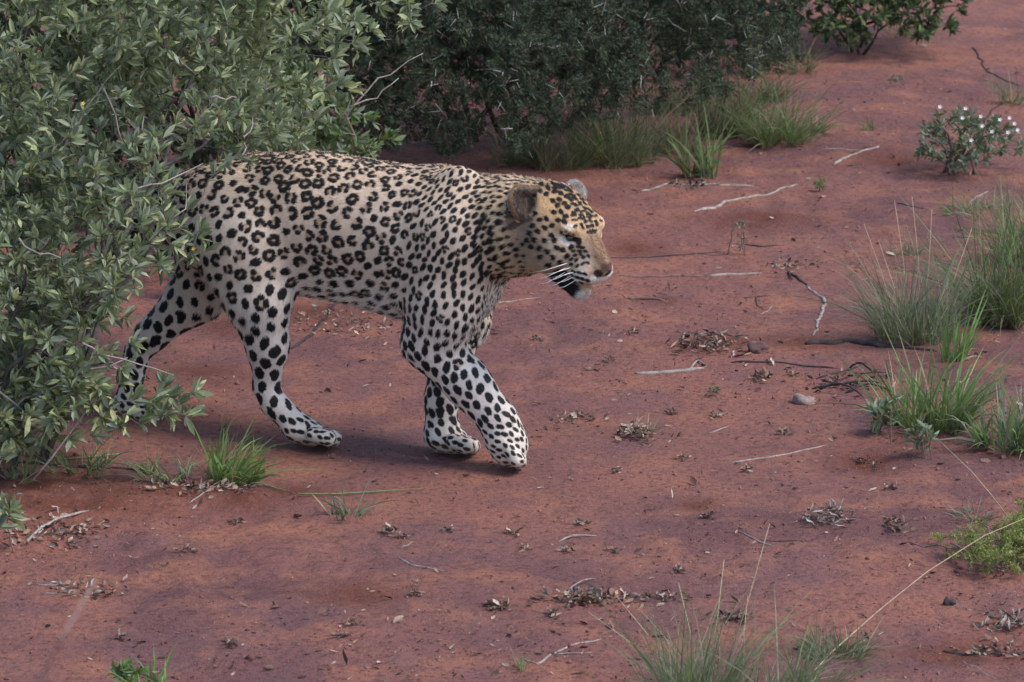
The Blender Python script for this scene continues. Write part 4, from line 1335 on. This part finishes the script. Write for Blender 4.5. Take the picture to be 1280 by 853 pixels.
# small leafy herbs
def herb(base, hpx, wpx, seed, pal, label, leaf=.02, stems=4, per=(4, 7), n=14, name='seedling', category='plant'):
    b = G(*base); sc = FPX / np.linalg.norm(b - CAMP)
    h_, w_ = hpx / sc, wpx / sc
    r = np.random.default_rng(seed)
    st = [b + np.array([r.normal() * w_ * .22, r.normal() * w_ * .22, h_ * r.uniform(.7, 1)]) for _ in range(stems)]
    return shrub(name, label, b, st, [(b + np.array([0, 0, h_ * .6]), (w_ * .5, w_ * .5, h_ * .4))], n, seed, 'lance', pal, M_BROWNBARK, M_LEAF, size=leaf, per=per, along=2, up=.5, rs=(.0016, .001), category=category)
herb((1025, 240), 16, 16, 71, BRT, 'tiny bright green seedling alone on bare soil by a pale stick', .016, 3, n=8)
herb((893, 496), 12, 16, 72, [(.14, .18, .10)], 'tiny grey-green seedling on a darker damp patch of soil', .012, 3, n=8)
herb((1105, 545), 42, 40, 73, [(.12, .16, .09), (.15, .19, .10)], 'slender leafy herb at the edge of the bright grass tuft', .036, 4, n=10)
herb((1152, 574), 46, 34, 74, [(.11, .14, .08), (.13, .17, .09)], 'narrow-leaved herb standing in front of the bright grass tuft', .028, 4, n=12)
herb((925, 320), 45, 26, 75, [(.10, .11, .08), (.14, .13, .10)], 'thin dry herb among twigs beside the loose soil heap', .012, 3, n=10)
herb((1120, 108), 14, 18, 76, DRK, 'tiny dark seedling on the far bare soil', .014, 3, n=7)
herb((165, 868), 42, 40, 77, BRT, 'small broad-leaved green plant beside the short bright grass sprout', .03, 4, n=12)
herb((5, 690), 60, 40, 78, PAL, 'low leafy shoot beside the curved pale bark strip', .045, 3, n=8)
# yellow-green creeper at the edge of the near soil
cb = G(1240, 715)
YG = [(.20, .24, .05), (.25, .29, .06), (.16, .20, .05), (.29, .31, .08)]
shrub('creeper', 'low yellow-green feathery creeper spreading over the soil', cb,
      [G(1150, 690) + [0, 0, .015], G(1180, 705) + [0, 0, .03], G(1220, 680) + [0, 0, .05], G(1270, 670) + [0, 0, .06], G(1290, 710) + [0, 0, .05], G(1250, 735) + [0, 0, .03]],
      [(G(1245, 705) + [0, 0, .03], (.09, .14, .045), 1.6), (G(1180, 694) + [0, 0, .012], (.06, .06, .02), 1.0), (G(1300, 690) + [0, 0, .05], (.08, .15, .06))],
      190, 79, 'feather', YG, M_BROWNBARK, M_GRASS, size=.026, per=(3, 6), along=2, up=.5, rs=(.0022, .0014), category='plant')

# long dry stalks
M_STRAW = bark_mat('straw', (.30, .24, .15), (.46, .38, .26), 40)
def stalk(pts, r0, r1, label, mat=None, name='grass_stalk', group=None):
    v, f = tube(pts, np.linspace(r0, r1, len(pts)), 5)
    o = mesh_obj(name, v, f, mat or M_STRAW, None, True)
    return tag(o, label, 'stalk', group)
stalk([G(1000, 858), D(1040, 815, 8.55), D(1100, 762, 8.62), D(1160, 714, 8.7), D(1230, 670, 8.78), D(1300, 640, 8.85)], .0014, .0008, 'long dry grass stem leaning out over the soil from the leaning tuft')
stalk([G(1270, 660), D(1240, 620, 9.35), D(1215, 590, 9.4), D(1175, 552, 9.5)], .0012, .0006, 'thin dry stalk rising above the flattened grey tuft')
for k_, (x0, y0, x1, y1) in enumerate(((868, 860, 848, 728), (880, 860, 905, 700), (915, 860, 935, 745), (845, 860, 770, 745), (900, 860, 962, 655), (840, 860, 735, 765))):
    b_ = G(x0, y0); stalk([b_, b_ + (D(x1, y1, b_[1] + .02) - b_) * .5 + np.array([.006, 0, .01]), D(x1, y1, b_[1] + .04)], .0011, .0006, 'thin upright seed stalk of the tall loose grass tuft', M_STRAW, group='seed stalks of the near grass tuft')
for k_, (x0, y0, x1, y1) in enumerate(((1120, 400, 1080, 280), (1135, 400, 1118, 250), (1150, 400, 1165, 262), (1165, 400, 1215, 285), (1128, 400, 1098, 300), (1150, 400, 1140, 245))):
    b_ = G(x0, y0 + 20); stalk([b_, b_ + (D(x1, y1, b_[1]) - b_) * .5 + np.array([.006, 0, .01]), D(x1, y1, b_[1] + .02)], .0011, .0006, 'thin pale seed stalk rising from the bluish tussock', M_STRAW, group='seed stalks of the bluish tussock')
nb = D(20, 900, 4.0) * [1, 1, 0]; nb[2] = float(height(nb[0], nb[1]))
stalk([nb, nb + (D(60, 853, 4.0) - nb) * .55 + np.array([-.03, 0, 0]), D(48, 853, 4.0), D(85, 785, 4.03), D(118, 728, 4.06)], .0022, .0014, 'tall blurred grass stalk standing close in front of the viewer', bark_mat('dull_straw', (.17, .11, .10), (.26, .18, .17), 40))
M_BLADE = bark_mat('green_blade', (.10, .17, .06), (.15, .23, .09), 30)
def lying(pts, label, rp=1.0):
    P = np.array([G(*p) for p in pts]); P[:, 2] = height(P[:, 0], P[:, 1]) + .004; P[0, 2] += .004
    v, f = tube(P, [rp / 590 * k for k in (1, 1, .9, .3)][:len(P)], 4)
    tag(mesh_obj('long_grass', v, f, M_BLADE, None, True), label, 'grass')
lying([(372, 622), (420, 620), (470, 617), (527, 613)], 'single long green grass blade lying flat behind the small grey-green plant')
lying([(300, 598), (325, 606), (345, 613), (362, 616)], 'long bent green blade drooping from the bright tuft by the hind paw')
lying([(150, 572), (110, 574), (60, 578), (5, 582)], 'long green blade lying along the fallen branch under the bush')
# ------------------------------------------------------------------ sticks, stones and litter on the soil
M_PALE = bark_mat('bleached_wood', (.16, .12, .105), (.36, .31, .28), 45)
M_GREYW = bark_mat('grey_wood', (.15, .12, .11), (.30, .26, .24), 45)
M_CHAR = bark_mat('burnt_wood', (.018, .014, .015), (.06, .048, .048), 40)
M_REDW = bark_mat('red_brown_wood', (.12, .065, .055), (.23, .14, .12), 45)

def stick(pts, rpx, label, mat, seed=0, forks=(), lift=0.0, group=None, name='stick', taper=.6):
    r = np.random.default_rng(seed + 100)
    P = [G(*p) for p in pts]
    sc = FPX / np.linalg.norm(P[0] - CAMP)
    rad = rpx / sc * .68
    fine = []
    for a, b in zip(P[:-1], P[1:]):
        k = max(2, int(np.linalg.norm(b - a) / .018))
        for i in range(k): fine.append(a + (b - a) * i / k)
    fine.append(P[-1]); fine = np.array(fine)
    n = len(fine)
    wv = np.cumsum(r.normal(size=(n, 3)), 0); wv -= np.linspace(0, 1, n)[:, None] * wv[-1]
    fine += wv * rad * min(.55, 1.6 / rpx)
    fine[1:-1] += r.normal(size=(n - 2, 3)) * rad * .3
    fine[:, 2] = height(fine[:, 0], fine[:, 1]) + rad * (.15 + .5 * vnoise(np.arange(n) * .35 + seed * 3.7, np.zeros(n) + seed)) + lift * np.sin(np.pi * np.linspace(0, 1, n))
    rr = rad * np.linspace(1, taper, n) * r.uniform(.75, 1.2, n)
    rr[0] *= .5; rr[-1] *= .4
    v, f = tube(fine, rr, 7)
    F = list(f); V = [v]; nv = len(v)
    for fk in forks:
        Q = np.array([G(*p) for p in fk]); Q[:, 2] = height(Q[:, 0], Q[:, 1]) + rad * .7
        t = np.linspace(0, 1, 6)[:, None]
        ln_ = np.concatenate([Q[i] + (Q[i + 1] - Q[i]) * t for i in range(len(Q) - 1)])
        ln_ += r.normal(size=ln_.shape) * rad * .15
        v2, f2 = tube(ln_, np.linspace(rad * .6, rad * .25, len(ln_)), 5)
        F += [tuple(i + nv for i in q) for q in f2]; V.append(v2); nv += len(v2)
    V = np.concatenate(V); c = V.mean(0); c[2] = V[:, 2].min()
    o = mesh_obj(name, V - c, F, mat, None, True)
    o.location = c
    return tag(o, label, 'stick', group)

S = stick
S([(30, 682), (45, 668), (72, 655), (111, 646)], 3.2, 'pale curved bark strip lying on soil below the leafy bush', M_PALE, 1, lift=.012)
S([(45, 732), (68, 733), (91, 728)], 2.6, 'short dark grey twig with an upturned end on the near soil', M_GREYW, 2)
S([(50, 741), (84, 742)], 1.8, 'short grey splinter lying against a dark grey twig', M_GREYW, 3)
S([(497, 697), (512, 707), (555, 714)], 2.3, 'thin pale bent twig on open soil in front of the leopard', M_PALE, 4)
S([(500, 684), (511, 682), (517, 676)], 1.6, 'tiny pale crooked twig just above a thin bent twig', M_PALE, 5)
S([(697, 678), (715, 673), (746, 670)], 2.4, 'short pale arched stick on open soil', M_PALE, 6, lift=.005)
S([(652, 823), (672, 831), (690, 819), (715, 807), (752, 799)], 2.8, 'pale forked stick beside the tall loose grass tuft', M_PALE, 7, forks=[[(693, 819), (740, 817)]])
S([(703, 746), (722, 735), (745, 724)], 1.8, 'dry twig poking out of the long line of leaf litter', M_PALE, 8, lift=.01)
S([(923, 666), (966, 683)], 2.4, 'short straight grey stick beside a dark rootlet', M_GREYW, 9)
S([(950, 675), (980, 677), (1005, 677)], 1.5, 'thin dark rootlet touching a short grey stick', M_CHAR, 10)
S([(912, 579), (960, 573), (1034, 557)], 2.6, 'long thin pale stick beside a hollow in the soil', M_PALE, 11)
S([(795, 468), (840, 466), (880, 461)], 4.6, 'thick short grey stick with cracked bark on open soil', M_GREYW, 12, forks=[[(862, 464), (872, 452), (880, 458)]], taper=.9)
S([(783, 374), (810, 375), (836, 378)], 4.2, 'stubby red-brown piece of wood with a pale end', M_REDW, 13)
S([(775, 345), (830, 347), (880, 345)], 3.2, 'red-brown half of a long straight stick', M_REDW, 14)
S([(880, 345), (920, 343), (952, 342)], 3.4, 'bleached half of a long straight stick', M_PALE, 15)
S([(762, 323), (830, 321), (905, 319)], 2.0, 'thin dark root running straight over the soil near the muzzle of the leopard', M_CHAR, 16)
S([(867, 265), (920, 250), (997, 231)], 3.6, 'long straight pale stick below the upright green tuft', M_PALE, 17)
S([(802, 239), (850, 232), (945, 234)], 2.8, 'long pale bowed stick lying against the upright green tuft', M_PALE, 18)
S([(1043, 207), (1065, 195), (1099, 183)], 3.2, 'short pale stick beside a shallow hollow on the far soil', M_PALE, 19)
S([(1025, 187), (1075, 188)], 1.8, 'thin grey twig lying parallel above a short pale stick', M_GREYW, 20)
S([(985, 341), (1000, 350), (1011, 358)], 4.0, 'dark broken end of a crooked white branch', M_CHAR, 21, forks=[[(986, 342), (990, 352)]])
S([(1011, 358), (1028, 375), (1028, 393), (1016, 420)], 3.6, 'crooked bleached white branch on the soil', M_PALE, 22)
S([(1008, 432), (1060, 428), (1110, 434), (1172, 440)], 7.5, 'charred black log lying below the bluish tussock', M_CHAR, 23, name='log', taper=.6)
for k_, p_ in enumerate(([(1020, 474), (1050, 466), (1082, 455)], [(1015, 487), (1060, 486), (1105, 479)], [(1018, 491), (1050, 493), (1080, 498)], [(1040, 480), (1070, 470), (1108, 466)], [(1055, 492), (1090, 486), (1118, 490)], [(1060, 462), (1095, 472)])):
    S(p_, 2.6, 'dark dead twig in the brushy pile between the charred log and bright grass', M_CHAR, 30 + k_, lift=.012 * (k_ % 3), group='dead twigs in the brushy pile')
S([(915, 454), (970, 453), (1046, 461)], 2.8, 'dark slender stick above the brushy pile of dead twigs', M_CHAR, 40)
S([(930, 373), (965, 370)], 1.8, 'short dark twig beside the crooked white branch', M_CHAR, 41, forks=[[(945, 373), (946, 382), (955, 388)]])
S([(951, 393), (962, 388), (966, 382)], 1.4, 'tiny pale forked twig beside a short dark twig', M_PALE, 42)
S([(870, 318), (900, 314)], 1.6, 'dark thin twig beside the dry herb', M_CHAR, 43)
S([(932, 306), (955, 309), (975, 307)], 2.0, 'dark bent twig behind the dry herb', M_CHAR, 44)
S([(237, 630), (275, 612), (310, 611)], 1.8, 'thin pale bent twig at the foot of the bright grass tuft', M_PALE, 45)
S([(365, 436), (395, 420), (412, 398), (418, 380)], 3.6, 'dark curved stick on the soil behind the belly of the leopard', M_CHAR, 46)
S([(612, 380), (645, 376), (676, 372)], 1.5, 'thin pale straw behind the foreleg of the leopard', M_PALE, 47)
S([(0, 577), (90, 582), (200, 590)], 4.0, 'long dark fallen branch under the leafy bush', M_CHAR, 48)
S([(885, 542), (912, 532)], 1.6, 'tiny straight pale twig on open soil', M_PALE, 49)
S([(924, 59), (940, 50), (958, 38)], 2.8, 'pale slanting dead stick at the edge of the far grass', M_PALE, 50, lift=.02)
S([(480, 186), (550, 178), (590, 163)], 1.8, 'long thin grey twig on shaded soil under the thorn bush', M_GREYW, 51, lift=.01)
S([(1180, 815), (1225, 818), (1290, 815)], 4.6, 'half buried dark root at the edge of the near soil', M_CHAR, 52)
S([(1202, 826), (1225, 838), (1250, 852)], 1.6, 'thin pale twig below the half buried dark root', M_PALE, 53)
S([(1215, 175), (1250, 130), (1290, 122)], 2.0, 'dark twig lying behind the flowering shrub', M_CHAR, 54)
S([(1210, 255), (1235, 240)], 2.0, 'pale dead twig in the low mixed grass', M_PALE, 55)
S([(1236, 770), (1262, 782), (1290, 780)], 1.6, 'pale grassy twig lying near the edge of the near soil', M_PALE, 56)
S([(1215, 60), (1235, 90), (1275, 108)], 2.0, 'dark thin fallen branch on the far soil', M_CHAR, 57)
S([(1120, 255), (1160, 262)], 1.8, 'thin dark twig near the flowering shrub', M_CHAR, 58)
S([(1195, 295), (1230, 300)], 1.8, 'grey twig behind the large deep green tussock', M_GREYW, 59)

# stones
def rock(base, rx, ry, rz, label, colr, seed):
    r = np.random.default_rng(seed)
    b = G(*base); sc = FPX / np.linalg.norm(b - CAMP)
    u_, uf_ = ball(12, 18)
    u_ = u_[:, [2, 0, 1]]
    o3 = r.uniform(0, 90, 3)
    u_ = u_ * (1 + 1.1 * vnoise(u_[:, 0] * 1.4 + o3[0] + u_[:, 2], u_[:, 1] * 1.4 + o3[1])[:, None] + .5 * vnoise(u_[:, 0] * 4 + o3[2], u_[:, 2] * 4 + u_[:, 1] * 3)[:, None])
    v = u_ * np.array([rx, ry, rz]) / sc
    m = Mat('stone'); geo = m.n('ShaderNodeNewGeometry')
    nz = m.noise(geo.outputs['Position'], 160, 4, .65)
    c_ = m.mix(m.ramp(nz, [(.35, 0.0), (.65, 1.0)]), tuple(k * .6 for k in colr), colr)
    bs = m.n('ShaderNodeBsdfPrincipled', Roughness=.9); m.l(c_, bs.inputs['Base Color']); m.l(bs.outputs[0], m.out.inputs[0])
    o = mesh_obj('stone', v, uf_, m.m, None, True); o.location = b + np.array([0, 0, rz / sc * .25])
    return tag(o, label, 'stone')
rock((1008, 503), 14, 12, 8, 'smooth grey-brown stone below the brushy pile of twigs', (.26, .19, .17), 1)
rock((946, 440), 10, 10, 8, 'dark lumpy clod of earth beside the dry leaf litter', (.10, .05, .05), 2)
rock((1187, 756), 8, 7, 8, 'small dark stone on bare near soil', (.07, .05, .05), 3)

# dead leaves: curled flakes
FLAKE_V = np.array([[0, 0, 0], [.35, .22, .12], [.4, 0, 0], [.35, -.22, .14], [.75, .16, .10], [.75, 0, .05], [.75, -.16, .16], [1, 0, .22]])
M_DEAD = dead_mat('dead_leaf')
DEAD = [(.26, .18, .14), (.34, .27, .22), (.18, .11, .09), (.36, .30, .255), (.14, .085, .07), (.30, .19, .13)]

def clump(base, wpx, dpx, n, seed, label, group=None, pal=DEAD, size=.022, hz=.5, thin=1.0):
    r = np.random.default_rng(seed + 500)
    b = G(*base); sc = FPX / np.linalg.norm(b - CAMP)
    w_ = wpx / sc * .5; d_ = dpx / sc / .25 * .5
    a = r.normal(size=(n, 2)) * (.48 if n >= 50 else .36)
    O = np.stack([b[0] + a[:, 0] * w_, b[1] + a[:, 1] * d_, np.zeros(n)], 1)
    ed = np.exp(-(a ** 2).sum(1))
    O[:, 2] = height(O[:, 0], O[:, 1]) + r.random(n) * ed * size * hz + .001
    dn = r.normal(size=(n, 3)) * [1, 1, .35]; dn[:, 2] = np.abs(dn[:, 2]) * .8
    R_ = rot_to(dn); sg = np.sign(R_[:, 2, 2]); sg[sg == 0] = 1
    R_[:, :, 1] *= sg[:, None]; R_[:, :, 2] *= sg[:, None]
    s_ = size * r.uniform(.4, 1.1, n)
    me = leaves_mesh('leaf_litter', O - b, R_, np.stack([s_, s_ * thin * r.uniform(.5, 1.3, n), s_ * r.uniform(.6, 2.2, n)], 1), tints(n, r, pal, .2), M_DEAD, FLAKE_V, LEAF_T)
    o = link('litter_clump', me); o.location = b
    return tag(o, label, 'leaf litter', group, 'stuff' if n >= 50 else None)
C = clump
C((797, 546), 58, 20, 90, 1, 'spiky heap of dead leaves around a withered grass remnant', hz=1.3)
C((722, 524), 62, 12, 60, 2, 'thin scatter of pale dead leaves on open soil beside the spiky heap', size=.018)
C((888, 434), 95, 22, 150, 3, 'wide mat of grey dead grass and leaves above the thick short stick', size=.030, hz=1.0, thin=.4)
C((955, 474), 36, 16, 40, 4, 'small heap of curled leaves beside the slender dark stick')
C((1030, 652), 62, 14, 110, 5, 'pale bleached clump of dry grass on near soil', pal=[(.32, .27, .235), (.40, .35, .31), (.25, .20, .175)], size=.030, hz=1.1, thin=.25)
C((1120, 664), 34, 14, 60, 6, 'brown clump of dry leaves next to the bleached clump', pal=[(.16, .10, .08), (.24, .17, .13)], size=.02, hz=1.3)
C((735, 752), 110, 14, 150, 7, 'long line of dry leaf litter and twigs across near soil', size=.022, hz=1.0)
C((830, 748), 90, 12, 60, 8, 'loose row of dead leaves behind the tall loose grass', size=.018)
C((625, 762), 44, 9, 40, 9, 'small ragged dry leaf clump beside the line of litter', size=.02)
C((915, 775), 60, 10, 60, 10, 'dark leaf clump behind the leaning grass tuft', pal=[(.12, .08, .07), (.2, .16, .14)], size=.02)
C((485, 668), 26, 10, 30, 11, 'dark crumbly leaf clump beside the tiny crooked twig', pal=[(.14, .085, .075), (.2, .14, .12)], size=.016)
C((75, 668), 120, 34, 160, 12, 'broad scatter of dead leaves under the curved bark strip', size=.02)
C((115, 738), 80, 22, 90, 13, 'pale dead leaf scatter near the dark grey twig', size=.018)
C((1085, 580), 40, 10, 30, 14, 'dead leaf bits inside the soil hollow', pal=[(.10, .06, .05), (.3, .25, .22)], size=.016)
C((250, 612), 150, 24, 150, 15, 'dead leaves and straw at the foot of the grass by the bush', size=.02)
C((1240, 815), 70, 12, 60, 16, 'pale leaf bits gathered along the half buried root', size=.018)
C((985, 335), 60, 22, 60, 17, 'dry leaf bits around the broken dark branch end', size=.018)
C((1260, 785), 60, 16, 60, 18, 'pale straw scatter at the edge of the near soil', pal=[(.28, .24, .21), (.36, .31, .28)], size=.034, thin=.2)
C((440, 405), 200, 50, 200, 19, 'broken leaf bits on loose soil behind the legs of the leopard', size=.016)
C((1060, 480), 120, 24, 90, 20, 'fine brown litter under the brushy pile of twigs', pal=[(.08, .05, .045), (.16, .11, .09)], size=.018)
C((870, 232), 60, 10, 50, 21, 'dry brown root litter under the upright green tuft', pal=[(.12, .08, .07), (.22, .16, .13)], size=.02)
for k_, (x_, y_, w_) in enumerate(((425, 797, 'on near bare soil below a longer strip of litter'), (440, 782, 'just behind another clump on near bare soil'), (290, 808, 'alone on soil behind the short bright grass sprout'),
        (730, 656, 'behind the short pale arched stick'), (670, 426, 'beside the lifted forepaw on open soil'), (790, 418, 'between the thick short stick and the red-brown wood'), (760, 452, 'beside the end of the thick short grey stick'),
        (840, 518, 'behind the spiky heap of dead leaves'), (895, 522, 'above the tiny straight pale twig'), (980, 543, 'below the smooth grey-brown stone'), (1115, 612, 'between the soil hollow and the brown clump'),
        (885, 648, 'near the straight grey stick and dark rootlet'), (560, 664, 'on soil past the small grey-green grass plant'), (640, 668, 'on the soil behind the arched stick and bent twig'), (710, 690, 'just in front of the short pale arched stick'),
        (505, 672, 'beside the dark crumbly leaf clump'), (770, 690, 'between the arched stick and the litter line'), (1240, 700, 'under the yellow-green creeper'), (150, 800, 'in the middle of the bare soil by the blurred stalk'),
        (655, 688, 'close to the base of the arched stick'), (520, 745, 'by the thin bent twig on bare soil'), (990, 470, 'against the brushy pile of dead twigs'), (690, 770, 'in front of the long line of litter'),
        (845, 715, 'dark and flat behind the seed stalks'), (935, 590, 'in front of the long thin pale stick'), (770, 590, 'in front of the spiky heap'), (855, 575, 'beside the end of the long thin pale stick'), (300, 655, 'in front of the grass by the hind paw'), (230, 690, 'on loose soil near the curved bark strip'))):
    C((x_, y_), 24, 7, 22, 40 + k_, 'small dry leaf clump ' + w_, 'small dry leaf clumps on the soil', size=.015)

# crumbs of soil and flecks of straw, too many to count
rc = np.random.default_rng(77)
def scatter(n):
    px_ = rc.uniform(-40, 1320, n); py_ = rc.uniform(20, 900, n)
    u = (px_ - 640) / FPX; v = (426.5 - py_) / FPX
    d = np.stack([u, CP + v * SP, -SP + v * CP], 1)
    P = CAMP + d * (CAM_H / -d[:, 2])[:, None]
    P[:, 2] = height(P[:, 0], P[:, 1])
    dens = vnoise(P[:, 0] * 2.2 + 11, P[:, 1] * 1.4 + 5) + .5 + .6 * vnoise(P[:, 0] * 9, P[:, 1] * 6)
    return P[rc.random(n) < np.clip(dens, .08, 1) ** 1.5]
Pc = scatter(12000); nC = len(Pc)
ico = np.array([(1, 0, 0), (-1, 0, 0), (0, 1, 0), (0, -1, 0), (0, 0, 1), (0, 0, -.4)], float)
icf = np.array([(0, 2, 4), (2, 1, 4), (1, 3, 4), (3, 0, 4), (2, 0, 5), (1, 2, 5), (3, 1, 5), (0, 3, 5)])
rs_ = np.clip(rc.lognormal(math.log(.0018), .5, nC), .001, .009)
Vc = Pc[:, None] + ico[None] * (1 + .35 * rc.normal(size=(nC, 6, 1))) * rs_[:, None, None]
me = fast_mesh('soil_crumbs', Vc.reshape(-1, 3), (icf[None] + (np.arange(nC) * 6)[:, None, None]).reshape(-1, 3), M_DEAD)
set_attr(me, 'tint', np.repeat(tints(nC, rc, [(.17, .075, .062), (.20, .088, .07), (.13, .06, .052), (.24, .115, .095), (.11, .052, .046)], .2), 6, 0))
tag(link('soil_crumbs', me), 'small crumbs of red soil strewn over the ground', 'soil', kind='stuff')
Pf = scatter(15000); nF = len(Pf)
dn = rc.normal(size=(nF, 3)) * [1, 1, .25]; dn[:, 2] = np.abs(dn[:, 2])
R_ = rot_to(dn); sg = np.sign(R_[:, 2, 2]); sg[sg == 0] = 1; R_[:, :, 1] *= sg[:, None]; R_[:, :, 2] *= sg[:, None]
s_ = np.clip(rc.lognormal(math.log(.0065), .6, nF), .002, .032)
Pf[:, 2] += .001
me = leaves_mesh('litter_flakes', Pf, R_, np.stack([s_, s_ * rc.uniform(.25, 1.1, nF), s_ * rc.uniform(.5, 1.5, nF)], 1), tints(nF, rc, DEAD + [(.13, .07, .06), (.16, .09, .08), (.12, .06, .05), (.15, .08, .07), (.10, .055, .05)], .2), M_DEAD, FLAKE_V, LEAF_T)
tag(link('litter_flakes', me), 'flecks of dead leaf and straw strewn over the ground', 'leaf litter', kind='stuff')
